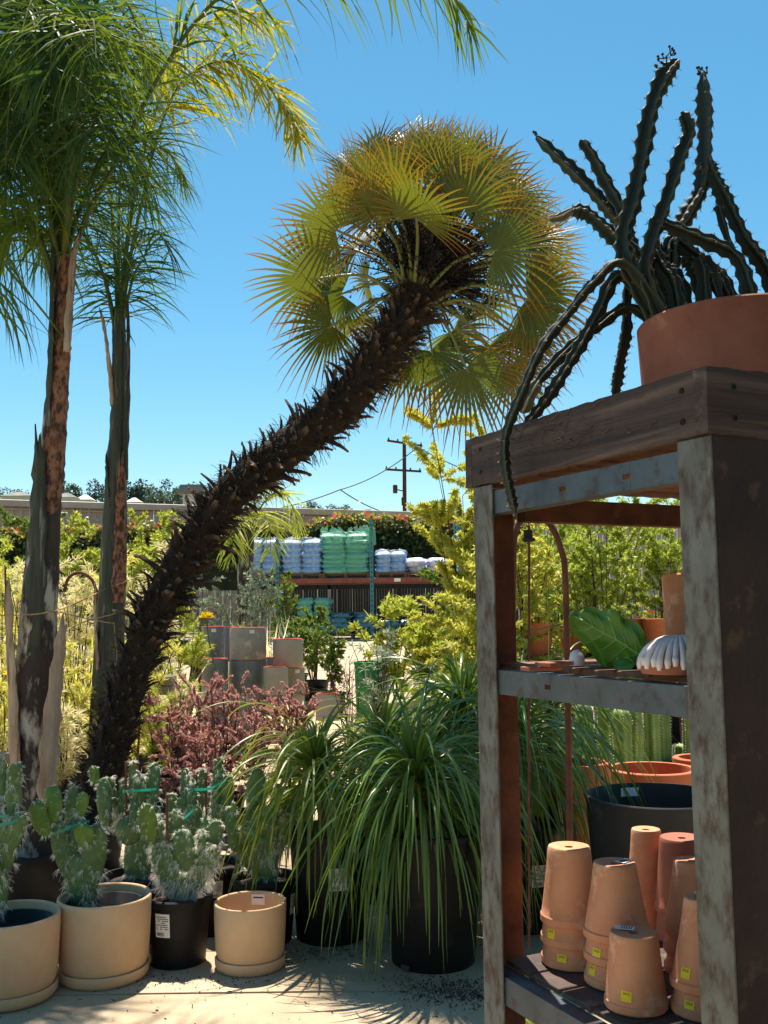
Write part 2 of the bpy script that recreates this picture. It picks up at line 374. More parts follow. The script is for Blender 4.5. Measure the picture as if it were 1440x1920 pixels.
# ------------------------------------------------------------------ generic builders
def pot_obj(name, label, cat, c, r0, r1, h, m, th=.012, soil=None, lip=.0, group=None, root=None, liph=.03, inner=None, n=44):
    """a tapered pot; returns its root"""
    mb = MB(); c = Vector(c)
    pr = [(0.001,0),(r0-.006,0),(r0,.008)]
    if lip: pr += [(r1*(h-liph)/h+r0*liph/h, h-liph), (r1+lip, h-liph+.004), (r1+lip, h-.004), (r1+lip-.004, h)]
    else: pr += [(r0+(r1-r0)*.5, h*.5), (r1, h-.005), (r1-.004, h)]
    pr += [(r1-th, h), (r1-th-.002, h-.01), (r0+(r1-r0)*.5-th, h*.5), (max(r0-th,.01), .03), (.001, .03)]
    lathe(mb, pr, c, n)
    return mb
def add_soil(parent, c, r, z, rng):
    mb = MB(); k = 14; V = [(0,0,.0)]; f = []
    lathe(mb, [(r, -.004), (r*.8, .004), (r*.45, .012), (.001, .015)], (c[0], c[1], z), 24)
    mb.v[0] = mb.v[0]+np.c_[np.zeros((len(mb.v[0]),2)), rng.normal(0,.003,len(mb.v[0]))]
    return mb.build('soil', M_soil, parent)
def cyl_label(parent, c, r0, r1, h, ang, zc, wd, ht, rng, name='label', barcode=True):
    """a printed label wrapped on a tapered pot wall"""
    def pt(u, v, e):
        z = zc+v*ht; rr = r0+(r1-r0)*z/h+e; a = ang+u*wd/rr
        return (c[0]+rr*math.cos(a), c[1]+rr*math.sin(a), c[2]+z)
    def patch(mb, u0, u1, v0, v1, e, k=5):
        V = [pt(u0+(u1-u0)*i/k, v, e) for v in (v0, v1) for i in range(k+1)]
        mb.add(V, np.array([[i, i+1, k+2+i, k+1+i] for i in range(k)]))
    mb = MB(); patch(mb, -.5, .5, -.5, .5, .0015, 8); o = mb.build(name, M_white, parent)
    mi = MB(); v = .38
    for q in range(7):
        x = -.42; 
        while x < .36:
            ww = rng.uniform(.04, .16)
            if rng.random() < .8: patch(mi, x, min(x+ww, .42), v-.025, v+.012, .0025, 2)
            x += ww+.03
        v -= .085
    if barcode:
        x = -.4
        while x < .1: ww = rng.uniform(.01,.03); patch(mi, x, x+ww, -.44, -.28, .0025, 1); x += ww+rng.uniform(.012,.03)
    mi.build('print', M_ink, o); return o

def shrub(root, base, h, spread, nst, nl, L, W, m, seed, up=1.0, droopg=.1, stemr=.012, name='foliage', sub=5, fill=.35, bend=.12, mstem=None, upl=.3, star=0, mdir=.6, jit=.07, blen=None):
    rng = np.random.default_rng(seed); base = np.array(base, float)
    az = rng.uniform(0, 2*np.pi, nst); tilt = rng.uniform(.05, 1, nst)*spread/h
    D = np.stack([np.cos(az)*tilt, np.sin(az)*tilt, np.full(nst, up)], 1)
    P0 = base+np.c_[rng.normal(0, spread*.06, (nst,2)), np.zeros(nst)]
    St = droop(P0, D, h*rng.uniform(.7, 1.08, nst), droopg*.3, 8, rng, jit)
    ms = MB()
    for s in St: tube(ms, s, np.linspace(stemr, stemr*.3, 8), 5, False)
    nb = nst*sub; k = rng.integers(0, nst, nb); j = rng.integers(2, 8, nb)
    B0 = St[k, j]; Db = sph(rng, nb); Db[:,2] = np.abs(Db[:,2])*.7+.1; Db += .4*nrm(B0-base-np.array([0,0,h*.4]))
    Bs = droop(B0, Db, (blen or spread)*rng.uniform(.35, .8, nb), droopg, 6, rng, .1)
    for s in Bs[:min(nb, 260)]: tube(ms, s, np.linspace(stemr*.4, stemr*.15, 6), 3, False)
    ms.build('stem', mstem or M_twig, root)
    allB = np.concatenate([Bs.reshape(-1,6,3)]); 
    kk = rng.integers(0, nb, nl); u = rng.uniform(.15, 1, nl)*4.999; jj = u.astype(int); f = (u-jj)[:,None]
    P = allB[kk, jj]*(1-f)+allB[kk, jj+1]*f; T = nrm(allB[kk, jj+1]-allB[kk, jj])
    D = nrm(T*mdir+sph(rng, nl)*.8+np.array([0,0,upl])); ml = MB()
    Ls = L*rng.uniform(.6, 1.2, nl)
    if star:
        S = nrm(np.cross(D, sph(rng, nl)))
        for q in range(star):
            a = (q-(star-1)/2)*R(42)
            Dq = nrm(D*math.cos(a)+S*math.sin(a)); leaves(ml, P, Dq, Ls*(1-.25*abs(q-(star-1)/2)/2), W, rng, .1, bend, lite=True)
    else: leaves(ml, P, D, Ls, W*rng.uniform(.7, 1.2, nl), rng, .18, bend, lite=(W < .0165))
    return ml.build(name, m, root)
def tuft(root, base, n, L, W, m, seed, spread=.8, g=.12, K=8, name='foliage', r0=.03, up=1.0, fold=.15):
    """strap leaves rising from one crown"""
    rng = np.random.default_rng(seed); az = rng.uniform(0, 2*np.pi, n); tl = rng.uniform(.02, 1, n)**.7*spread
    D = np.stack([np.cos(az)*tl, np.sin(az)*tl, np.full(n, up)*rng.uniform(.5,1.1,n)], 1)
    P0 = np.array(base)+np.c_[np.cos(az)*r0, np.sin(az)*r0, rng.uniform(0,.04,n)]
    P = droop(P0, D, L*rng.uniform(.55,1.1,n), g*rng.uniform(.5,1.5,n), K, rng, .02)
    S, N = sides(P, rng, np.array([0,0,1.0])+rng.normal(0,.25,(n,1,3))); mb = MB()
    pr = np.interp(np.linspace(0,1,K), [0,.3,.7,1], [.7,1,.8,.05])
    ribbons(mb, P, W*pr*rng.uniform(.7,1.2,(n,1)), S, N, fold); return mb.build(name, m, root)
def potted(name, label, cat, px, Y, rpx, hpx, m=None, group=None, x=None, soil=True, taper=.82, lip=.008):
    """nursery pot standing on the yard; returns root, soil centre"""
    g = gxy(px, Y); r = rpx*m_px(Y); h = hpx*m_px(Y)
    root = thing(name, label, cat, g, group)
    pot_obj('pot', None, None, g, r*taper, r, h, None, lip=lip).build('pot', m or M_black, root, autos=35)
    rng = np.random.default_rng(int(px*7+Y*31))
    if soil: add_soil(root, g, r-.014, g.z+h-.04, rng)
    return root, Vector((g.x, g.y, g.z+h-.04))

# ------------------------------------------------------------------ boundary wall, pole, hills' trees and houses
A = at(-60, 930, 31.5); B = at(1500, 985, 44.5); ztop = at(0, 943, 32).z
wl = thing('boundary_wall', 'long tan ribbed metal wall behind the hedge', 'wall', (A.x, A.y, float(gz(32))))
dx = Vector((B.x-A.x, B.y-A.y, 0)); LEN = dx.length; du = dx.normalized(); ang = math.atan2(du.y, du.x)
pw = 15.5*32/F; npan = int(LEN/pw); MR = Matrix.Rotation(ang, 4, 'Z')
mb = MB(); hh = ztop-float(gz(32))-.1
prf = [(0,0),(.02,.03),(.05,.03),(.07,0),(pw-.012,0)]
V = [(x, -d, z) for z in (0, hh) for x, d in prf]
mb.add(V, np.array([[i, i+1, 5+i+1, 5+i] for i in range(4)])); pan = mb.mesh('panel', M_wall, smooth=False)
for i in range(npan):
    p = A+du*(i*pw); inst('panel', pan, Matrix.Translation((p.x, p.y, float(gz(32)))) @ MR, wl)
mb = MB(); mid = A+du*LEN/2
box(mb, (mid.x, mid.y, ztop-.02), (LEN, .35, .22), MR, .02); mb.build('cap', M_cap, wl, smooth=False)
mb = MB(); q = A+du*.0; box(mb, (mid.x, mid.y, ztop-.22), (LEN, .18, .05), MR); mb.build('trim', M_wall, wl, smooth=False)
p = at(121, 966, 31.9); mb = MB(); box(mb, (p.x, p.y-.1, p.z), (.26,.12,.18), MR, .02); box(mb, (p.x, p.y-.17, p.z-.03), (.22,.05,.06), MR, .01)
mb.build('wall_lamp', M_roofw, label='small white lamp box fixed to the tan metal wall', cat='lamp', smooth=False)
# vent tower standing behind the wall
p = at(362, 940, 45); r_ = thing('roof_tower', 'white box tower with sloped cap behind the tan wall', 'building', (p.x, p.y, 1))
zt, zm, zb = at(362, 911, 45).z, at(362, 926, 45).z, 1.0; s0 = 23*m_px(45)
mb = MB(); box(mb, (p.x, p.y, (zm+zb)/2), (s0*1.4, s0*1.4, zm-zb), None, .02); mb.build('shaft', M_roofw, r_, smooth=False)
mb = MB(); a, b = s0*.9, s0*1.1
V = [(p.x+x*k, p.y+y*k, z) for z, k in ((zm-.05, b), (zm+.05, b), (zt, a)) for x, y in ((-1,-1),(1,-1),(1,1),(-1,1))]
f = [[0,3,2,1],[8,9,10,11]]+[[j*4+i, j*4+(i+1)%4, j*4+4+(i+1)%4, j*4+4+i] for j in (0,1) for i in range(4)]
mb.add(V, f); mb.build('cap', M_rooft, r_, smooth=False)
# utility pole with its wires
Yp = 62; b = at(757, 962, Yp); top = at(758, 820, Yp)
pole = thing('utility_pole', 'brown wooden utility pole with two crossarms behind the wall', 'pole', (b.x, Yp, 1))
mb = MB(); tube(mb, [(b.x, Yp, .9), (top.x, Yp, top.z)], [.16,.12], 10); mb.build('pole', M_pole, pole)
for (x0, y0, x1, y1) in ((726, 826, 792, 836), (722, 880, 790, 884)):
    a, c = at(x0, y0, Yp-.2), at(x1, y1, Yp-.2); mb = MB(); d = c-a
    box(mb, (a+c)/2, (d.length, .12, .13), Matrix.Rotation(-math.asin(d.z/d.length), 4, 'Y'), .01); o = mb.build('crossarm', M_pole, pole, smooth=False)
    for k in (.04, .3, .7, .96):
        q = a+d*k; mb = MB(); lathe(mb, [(.03,.05),(.06,.09),(.04,.14),(.05,.19),(.001,.22)], q, 8); mb.build('insulator', M_wire, o)
for (px_, py_) in ((741, 917), (757, 940)):
    q = at(px_, py_, Yp-.3); mb = MB(); lathe(mb, [(.001,-.28),(.14,-.26),(.15,.2),(.13,.26),(.001,.28)], q, 12); tube(mb, [q, (b.x, Yp, q.z-.1)], .04, 5); mb.build('junction_box', M_pole, pole)
def wire(p0, p1, Y0, Y1, sag, label):
    a, c = at(*p0, Y0), at(*p1, Y1); t = np.linspace(0,1,16)[:,None]
    P = np.array(a)*(1-t)+np.array(c)*t; P[:,2] -= (4*t*(1-t)*sag)[:,0]
    mb = MB(); tube(mb, P, .035, 5); mb.build('power_line', M_wire, label=label, cat='cable', group='overhead cables')
wire((783,838),(638,918), Yp, 60, .35, 'overhead cable running down left from the pole top to the splice')
wire((638,918),(380,962), 60, 59, .5, 'overhead cable continuing left from the splice behind the leaning palm')
wire((638,918),(745,966), 60, 64, .25, 'overhead cable dropping right from the splice to the wall')
wire((783,838),(1010,905), Yp, 66, .6, 'overhead cable running right from the pole behind the golden maple')
# far trees: crown of many leaf clumps
def far_tree(px_, Y, pytop, pybase, wpx, m, seed, label):
    rng = np.random.default_rng(seed); t_ = at(px_, pytop, Y); b_ = at(px_, pybase, Y); b_.z = float(hz(np.array(b_.x), np.array(Y)))-.3 if Y > 150 else float(gz(Y))
    H = t_.z-b_.z; Wd = wpx*m_px(Y)*1.35
    root = thing('far_tree', label, 'tree', b_, 'trees on the hill behind the wall')
    mb = MB(); tube(mb, [b_, (b_.x, b_.y, b_.z+H*.6)], [H*.04, H*.02], 6); mb.build('trunk', M_twig, root)
    nb = 16; c = np.c_[rng.uniform(-.5,.5,nb)*Wd*.75, rng.uniform(-.4,.4,nb)*Wd*.6, rng.uniform(.35,.95,nb)*H*.98]; c[:,2] -= (np.abs(c[:,0])/Wd)**2*H*.9
    k = rng.integers(0, nb, 1700); d = sph(rng, 1700)*rng.uniform(.5,1,(1700,1))*np.array([Wd*.19, Wd*.19, H*.14])
    P = c[k]+d+np.array(b_); P = P[P[:,2] < b_.z+H*1.02]; s = max(H, Wd)*.05
    mb = MB(); leaves(mb, P, nrm(sph(rng, len(P))+[0,0,.4]), s*rng.uniform(.6,1.4,len(P)), s*.6, rng, lite=True); mb.build('crown', m, root)
FT = [(12,918,953,60,0,'low rounded tree at the far left end of the hill'),(50,913,950,70,0,'bushy tree on the hill left of the first palm trunk'),(128,898,950,30,0,'thin pale tree on the hill right of the first palm trunk'),
      (178,903,950,50,1,'wide umbrella tree on the hill between the two palm trunks'),(205,908,955,44,1,'rounded tree on the hill just left of the second palm trunk'),
      (252,893,955,50,1,'tall dark conifer on the hill right of the second palm trunk'),(285,908,955,52,0,'green tree on the hill below the dark conifer'),
      (312,902,955,56,1,'broad dark tree on the hill left of the white tower'),(345,912,952,40,0,'small grey green tree on the hill touching the white tower'),(372,906,950,40,0,'tree crown on the hill rising above the white tower'),
      (583,940,962,44,1,'small dark tree on the hill right of the leaning trunk'),(612,942,962,40,1,'small round tree in the middle of the low hill'),(640,947,964,36,0,'smallest tree at the right end of the low hill'),(690,955,966,30,0,'sparse twiggy tree behind the wall near the pole')]
for i, (x_, yt, yb, w_, k, lb) in enumerate(FT): far_tree(x_, 265+8*(i%4), yt, yb, w_, (M_fartree, M_fartree2)[k], 100+i, lb)
def far_house(px_, Y, pytop, pyeave, wpx, label, mroof):
    t_ = at(px_, pytop, Y); e = at(px_, pyeave, Y).z; w2 = wpx*m_px(Y)/2; zb = e-4
    root = thing('far_house', label, 'house', (t_.x, Y, zb))
    mb = MB(); box(mb, (t_.x, Y, (zb+e)/2), (w2*1.85, w2*1.4, e-zb)); mb.build('wall', M_house, root, smooth=False)
    mb = MB(); V = [(t_.x-w2, Y-w2*.8, e),(t_.x+w2, Y-w2*.8, e),(t_.x+w2, Y+w2*.8, e),(t_.x-w2, Y+w2*.8, e),(t_.x-w2*.15, Y, t_.z),(t_.x+w2*.15, Y, t_.z)]
    mb.add(V, [[0,1,5,4],[2,3,4,5],[1,2,5],[3,0,4],[3,2,1,0]]); mb.build('roof', mroof, root, smooth=False)
    for k in (-.5, 0, .5):
        mb = MB(); box(mb, (t_.x+k*w2, Y-w2*.7-.05, e-1.4), (w2*.3, .1, 1.2)); mb.build('window', M_wire, root, smooth=False)
far_house(38, 190, 922, 932, 60, 'low house with grey roof left of the first palm trunk', M_rooft)
far_house(125, 185, 924, 934, 44, 'low house with grey green roof between the palm trunks', M_rooft)
far_house(160, 200, 927, 938, 34, 'small white house between the two palm trunks', M_roofw)
far_house(252, 120, 933, 942, 30, 'white pyramid tent roof behind the wall', M_roofw)

# ------------------------------------------------------------------ hedge, slatted fence, pallet rack
rng = np.random.default_rng(9)
hA, hB = at(-80, 985, 28.5), at(1000, 985, 28.5)
def htop(x): return np.interp(x, [hA.x, at(150,0+985,28.5).x, at(420,985,28.5).x, at(560,985,28.5).x, at(650,985,28.5).x, at(800,985,28.5).x, hB.x], [at(0,995,28.5).z]*2+[at(0,985,28.5).z, at(560,990,28.5).z, at(650,968,28.5).z, at(800,978,28.5).z, at(900,985,28.5).z])
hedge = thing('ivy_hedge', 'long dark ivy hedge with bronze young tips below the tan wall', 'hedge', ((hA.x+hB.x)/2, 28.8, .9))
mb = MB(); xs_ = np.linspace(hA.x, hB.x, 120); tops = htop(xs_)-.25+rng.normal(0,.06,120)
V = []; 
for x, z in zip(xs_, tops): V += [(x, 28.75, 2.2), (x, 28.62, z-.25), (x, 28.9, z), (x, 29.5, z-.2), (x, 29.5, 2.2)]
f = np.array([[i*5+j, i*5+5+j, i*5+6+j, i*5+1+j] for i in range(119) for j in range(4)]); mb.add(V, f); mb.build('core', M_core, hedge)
n = 15000; x = rng.uniform(hA.x, hB.x, n); zt = htop(x); z = zt-np.abs(rng.normal(0, .55, n)); z = np.maximum(z, 2.1); y = 28.6+rng.normal(0,.16,n)-.1*np.sin(x*3)
P = np.c_[x,y,z]; mb = MB(); leaves(mb, P, nrm(sph(rng,n)+[0,-.5,-.1]), .14*rng.uniform(.6,1.3,n), .1, rng, lite=True); mb.build('foliage', M_dkgreen, hedge)
n = 5200; x = rng.uniform(hA.x, hB.x, n); z = htop(x)+rng.normal(-.12,.14,n); P = np.c_[x, 28.6+rng.normal(0,.3,n), z]
mb = MB(); leaves(mb, P, nrm(sph(rng,n)+[0,0,.6]), .13*rng.uniform(.5,1.3,n), .08, rng, lite=True); mb.build('young_foliage', M_hedgetip, hedge)
n = 110; x = rng.uniform(hA.x, hB.x, n); P = np.c_[x, 28.3+rng.normal(0,.1,n), htop(x)+.02]; mb = MB(); leaves(mb, P, sph(rng,n), .16, .14, rng); mb.build('blossom', M_flower_r, hedge)
fence = thing('slatted_fence', 'dark slatted privacy fence behind the pallet rack', 'fence', (at(700,1150,28).x, 28, float(gz(28))))
mb = MB(); fx0, fx1 = at(520,1150,28).x, at(980,1150,28).x; x = fx0; zb = float(gz(28))
while x < fx1:
    wd = rng.uniform(.06,.075)
    if rng.random() < .95: box(mb, (x+wd/2, 28+rng.uniform(-.008,.008), zb+.85), (wd, .008, 1.7))
    x += wd+rng.choice([.006,.012,.03], p=[.6,.3,.1])
mb.build('slat', M_slatdk, fence, smooth=False, kind='stuff')
for k in range(5):
    mb = MB(); tube(mb, [(fx0+(fx1-fx0)*k/4, 28.06, zb-.1), (fx0+(fx1-fx0)*k/4, 28.06, zb+1.8)], .03, 8); mb.build('post', M_grey_pl, fence)
for z in (.12, 1.68):
    mb = MB(); tube(mb, [(fx0, 28.05, zb+z), (fx1, 28.05, zb+z)], .02, 6); mb.build('rail', M_grey_pl, fence)
YR = 25.0; g25 = float(gz(25)); zbeam = at(700, 1088, YR).z
rackp = thing('pallet_rack', 'teal and orange steel pallet rack holding bagged soil', 'rack', (at(697,1180,YR).x, YR, g25))
for k, px_ in enumerate((520, 697, 862)):
    for yy in (YR, YR+1.1):
        q = at(px_, 1100, YR); ztp = at(px_, 972, YR).z if k else at(px_, 1010, YR).z; mb = MB()
        for s in (-1, 1): box(mb, (q.x+s*.04, yy, (g25+ztp)/2), (.012, .09, ztp-g25))
        box(mb, (q.x, yy-.045, (g25+ztp)/2), (.092, .006, ztp-g25)); o = mb.build('upright', M_teal, rackp, smooth=False)
        mb = MB(); z = g25+.1
        while z < ztp-.1: box(mb, (q.x, yy-.0495, z), (.03,.002,.05)); z += .12
        mb.build('slot_row', M_ink, o, smooth=False, kind='stuff')
    mb = MB(); z = g25+.3
    while z < ztp-.6: tube(mb, [(q.x, YR, z), (q.x, YR+1.1, z+.5)], .018, 5); z += .55
    mb.build('brace', M_teal, rackp)
for a_, b_ in ((520,697),(697,862)):
    for yy in (YR-.06, YR+1.1):
        p, q = at(a_+4, 1088, YR), at(b_-4, 1088, YR); mb = MB(); box(mb, ((p.x+q.x)/2, yy, zbeam), (q.x-p.x, .05, .13), None, .01); mb.build('beam', M_orange, rackp, smooth=False)
mb = MB(); p = at(745,1088,YR); box(mb, (p.x, YR-.088, zbeam), (.16,.004,.08)); mb.build('tag_plate', M_white, rackp, smooth=False)
def bag_mesh(name, m, s=(.6,.42,.15)):
    mb = MB(); n = 9; k = 7; V = []
    for sgn in (1,-1):
        for j in range(k):
            for i in range(n):
                u, v = i/(n-1)*2-1, j/(k-1)*2-1; e = (1-u**6)*(1-v**6)
                V.append((u*s[0]/2, v*s[1]/2, sgn*s[2]/2*max(e,0)**.45))
    f = []
    for q in range(2):
        for j in range(k-1):
            for i in range(n-1):
                a = q*n*k+j*n+i; g_ = [a, a+1, a+n+1, a+n]; f.append(g_ if q == 0 else g_[::-1])
    mb.add(V, f); return mb.mesh(name, m)
def stack(px_, wpx, pytop, zbase, m, label, rows=None, wrap=None, seed=1, yoff=.55, messy=.02, lab='wrapped bags'):
    rng = np.random.default_rng(seed); c = at(px_, 1100, YR); wd = wpx*m_px(YR); H = at(px_, pytop, YR).z-zbase-.12
    rows = rows or max(2, int(round(H/.14))); bh = H/rows
    root = thing('bag_pallet', label, 'pallet', (c.x, YR+yoff, zbase), 'pallets of bagged soil')
    mb = MB()
    for k in range(6): box(mb, (c.x, YR+yoff-.5+k*.2, zbase+.105), (wd, .1, .02))
    for k in (-.46, 0, .46): box(mb, (c.x+k*wd, YR+yoff, zbase+.05), (.07, 1.05, .09))
    mb.build('pallet', M_pallet, root, smooth=False)
    nc = 2; me = bag_mesh('bag', m, (wd/nc*1.04, .36, bh*1.25))
    for r in range(rows):
        for cx in range(nc):
            for dy in (-.36, 0, .36):
                if r < rows-2 and dy == 0 and 0 < cx < nc-1: continue
                M = Matrix.Translation((c.x+(cx-(nc-1)/2)*wd/nc+rng.normal(0,messy), YR+yoff+dy+rng.normal(0,messy), zbase+.12+bh*(r+.5))) @ Matrix.Rotation(rng.normal(0,.03+messy),4,'Z') @ Matrix.Rotation(rng.normal(0,messy*1.4),4,'Y')
                inst('bag', me, M, root)
    if wrap:
        mb = MB(); n = 40; V = []; zs = np.linspace(.12, H+.17, 9)
        for j, z in enumerate(list(zs)+[H+.2]):
            for i in range(n):
                a = 2*math.pi*i/n; e = 4; ca, sa = math.cos(a), math.sin(a); k = (abs(ca)**e+abs(sa)**e)**(-1/e)
                sc_ = (.985 if j < 8 else .93) if j < 9 else .5
                V.append((c.x+k*ca*(wd/2+.03+rng.normal(0,.007))*sc_, YR+yoff+k*sa*(.57+rng.normal(0,.007))*sc_, zbase+z+(rng.normal(0,.02) if j > 7 else 0)))
        mb.add(V, np.array([[j*n+i, j*n+(i+1)%n, (j+1)*n+(i+1)%n, (j+1)*n+i] for j in range(9) for i in range(n)])); mb.build('wrap', wrap, root)
    return root, c, H, wd
zs = zbeam+.075
stack(492, 66, 1013, zs, M_bagw, 'pale wrapped bag pallet at the left end of the upper rack level', wrap=M_wrapw, seed=1)
stack(566, 74, 1013, zs, M_bagw, 'pale blue wrapped bag pallet left of the tall green pallet', wrap=M_wrapw, seed=2)
rt, c, H, wd = stack(648, 92, 1001, zs, M_bagg, 'tall green wrapped bag pallet in the middle of the rack', wrap=M_wrapg, seed=3, rows=8)
mb = MB(); rng = np.random.default_rng(4)      # loose film bunched on its top
for k in range(26):
    a = rng.uniform(-.5,.5); P = np.array([[c.x+a*wd, YR+.0, zs+H+.17], [c.x+a*wd+rng.normal(0,.08), YR-.05, zs+H+rng.uniform(.2,.3)], [c.x+a*wd+rng.normal(0,.12), YR-.06, zs+H-rng.uniform(-.05,.2)]])
    P = cat_rom(P, 6)[None]; S, N = sides(P, rng); ribbons(mb, P, .12, S)
mb.build('loose_film', M_wrapg, rt)
stack(734, 58, 1035, zs, M_bagw, 'lower pale blue wrapped pallet right of the teal upright', wrap=M_wrapw, seed=5)
stack(802, 76, 1047, zs, M_bagb, 'low stack of blue and white bags on the rack beside the maple', seed=6, messy=.04)
zs = g25+.01
stack(588, 60, 1122, zs, M_bagg, 'green bag stack on the ground under the left rack bay', seed=7, messy=.03)
stack(660, 84, 1150, zs, M_bagt, 'dark teal bag stack on the ground left of the rack upright', seed=8, messy=.045)
stack(752, 84, 1165, zs, M_bagt, 'low dark teal bag stack on the ground right of the rack upright', seed=9, messy=.045)
#PART2
# ------------------------------------------------------------------ steel rack at the right
RO = at(1347, 1148, 2.04); RO.z = 0
RU, RV = Vector((-.44, .898, 0)).normalized(), Vector((.898, .44, 0)).normalized()
RM = Matrix(((RU.x, RV.x, 0), (RU.y, RV.y, 0), (0, 0, 1))).to_4x4()
def rk(a, b, z): return RO+RU*a+RV*b+Vector((0,0,z))
def rbox(mb, a0, a1, b0, b1, z0, z1, bev=.0015, mi=0):
    c = rk((a0+a1)/2, (b0+b1)/2, (z0+z1)/2); box(mb, c, (a1-a0, b1-b0, z1-z0), RM, bev, mi)
RL, RW = .955, 1.22
rack = thing('steel_shelf_rack', 'rusty grey angle iron shelf rack with dark wooden top at right', 'rack', RO)
for (a0, a1, sa) in ((0, .1, 0), (RL-.1, RL, 1)):
    for (b0, sb) in ((0, 0), (RW, 1)):
        mb = MB(); bb = (b0, b0+.006) if not sb else (b0-.006, b0); rbox(mb, a0, a1, *bb, 0, 1.862)
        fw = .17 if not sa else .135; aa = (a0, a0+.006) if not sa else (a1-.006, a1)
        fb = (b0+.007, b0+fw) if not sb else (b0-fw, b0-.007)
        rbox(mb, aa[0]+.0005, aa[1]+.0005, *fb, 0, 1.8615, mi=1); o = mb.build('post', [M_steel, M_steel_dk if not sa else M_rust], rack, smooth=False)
        mb = MB(); c = rk((a0+a1)/2, b0+(.04 if not sb else -.04), .004); box(mb, c, (.12,.1,.008), RM, .001); mb.build('foot_plate', M_rust, o, smooth=False)
def beam_u(b, z0, z1, m, slots=(), name='beam', a0=.03, a1=RL-.012, ld=1):
    """an angle iron along the rack's side with punched slots"""
    mb = MB(); t = .004; x = a0
    for s in list(slots)+[None]:
        if s is None: rbox(mb, x, a1, b, b+t, z0, z1, .0008); break
        rbox(mb, x, s-.013, b, b+t, z0, z1, .0008); zm = (z0+z1)/2
        rbox(mb, s-.013, s+.013, b, b+t, z0, zm-.006, 0); rbox(mb, s-.013, s+.013, b, b+t, zm+.006, z1, 0); x = s+.013
    zz = (z0-.0005, z0+t) if ld < 0 else (z1-t, z1+.0005)
    rbox(mb, a0, a1, b+t+.0005, b+.05, *zz, .0008)
    return mb.build(name, m, rack, smooth=False)
ZM, ZB, ZT = 1.335, .505, 1.862
for b in (.008, RW-.058):
    beam_u(b, ZT-.085, ZT-.018, M_steel_b, (.28, .53), ld=-1); beam_u(b, ZM-.068, ZM, M_steel_b, (.62,)); beam_u(b, ZB-.075, ZB, M_steel_b)
for z0, z1, m in ((ZT-.1, ZT-.03, M_rust), (ZM-.065, ZM-.005, M_rust), (ZB-.07, ZB-.008, M_steel_b)):
    for a in (.012, RL-.062):
        mb = MB(); rbox(mb, a, a+.045, .14, RW-.14, z0, z1, .002); mb.build('cross_beam', m, rack, smooth=False)
def planks(n, a0, a1, b0, b1, z0, z1, m, gap, seed, name='plank'):
    rng = np.random.default_rng(seed); wd = (a1-a0)/n
    for k in range(n):
        mb = MB(); dz = rng.uniform(-.002,.002); rbox(mb, a0+k*wd+gap/2, a0+(k+1)*wd-gap/2, b0, b1, z0+dz, z1+dz, .002); mb.build(name, m, rack, smooth=False)
planks(10, .039, RL-.004, .036, RW-.038, ZT+.004, ZT+.026, M_wood2, .018, 1)
planks(7, .02, RL-.02, .06, RW-.06, ZM+.002, ZM+.016, M_wood2, .012, 2)
planks(7, .02, RL-.02, .06, RW-.06, ZB+.002, ZB+.016, M_wood, .012, 3)
# weathered fascia boards; grain runs along each board
def board(a0, a1, b0, b1, z0, z1):
    lx, ly = a1-a0, b1-b0; rng = np.random.default_rng(int(abs(a0*100)+abs(b0)*10)+3)
    o = MB(); L = max(lx, ly); nseg = 40; along_a = lx > ly
    V = []; 
    for i in range(nseg+1):
        u = i/nseg
        for (q, z) in ((0,z0),(1,z0),(1,z1),(0,z1)):
            j = rng.normal(0,.0008,2)
            a = a0+lx*u if along_a else a0+lx*q; b = b0+ly*q if along_a else b0+ly*u
            p = rk(a, b, z+j[0]*1.5); V.append(p+RV*j[1])
    f = [[i*4+k, i*4+(k+1)%4, i*4+4+(k+1)%4, i*4+4+k] for i in range(nseg) for k in range(4)]+[[3,2,1,0],[nseg*4+k for k in range(4)]]
    o.add(V, f); return o.build('fascia_board', M_board_a if along_a else M_board_b, rack, smooth=False)
def wood_dir(name, rz):
    m = bpy.data.materials.new(name); m.use_nodes = True; n = m.node_tree.nodes; l = m.node_tree.links; b = n['Principled BSDF']
    tc = n.new('ShaderNodeTexCoord'); mp = n.new('ShaderNodeMapping'); mp.vector_type = 'TEXTURE'; mp.inputs['Rotation'].default_value = (0,0,rz); mp.inputs['Scale'].default_value = (9, 1, .55)
    l.new(tc.outputs['Object'], mp.inputs['Vector'])
    def nz(s, d):
        q = n.new('ShaderNodeTexNoise'); q.inputs['Scale'].default_value = s; q.inputs['Detail'].default_value = d; q.inputs['Distortion'].default_value = .6; l.new(mp.outputs['Vector'], q.inputs['Vector']); return q
    a, c = nz(14, 8), nz(46, 4)
    r = n.new('ShaderNodeValToRGB'); e = r.color_ramp.elements; e[0].position = .3; e[0].color = lin('#271b16'); e[1].position = .72; e[1].color = lin('#6e594d')
    x = e.new(.5); x.color = lin('#45342c'); l.new(a.outputs['Fac'], r.inputs['Fac']); l.new(r.outputs['Color'], b.inputs['Base Color'])
    ad = n.new('ShaderNodeMath'); ad.operation = 'ADD'; l.new(a.outputs['Fac'], ad.inputs[0]); l.new(c.outputs['Fac'], ad.inputs[1])
    bp = n.new('ShaderNodeBump'); bp.inputs['Strength'].default_value = .7; bp.inputs['Distance'].default_value = .006; l.new(ad.outputs['Value'], bp.inputs['Height']); l.new(bp.outputs['Normal'], b.inputs['Normal'])
    b.inputs['Roughness'].default_value = .75; return m
M_board_a = wood_dir('board_wood_side', math.atan2(RU.y, RU.x)); M_board_b = wood_dir('board_wood_front', math.atan2(RV.y, RV.x))
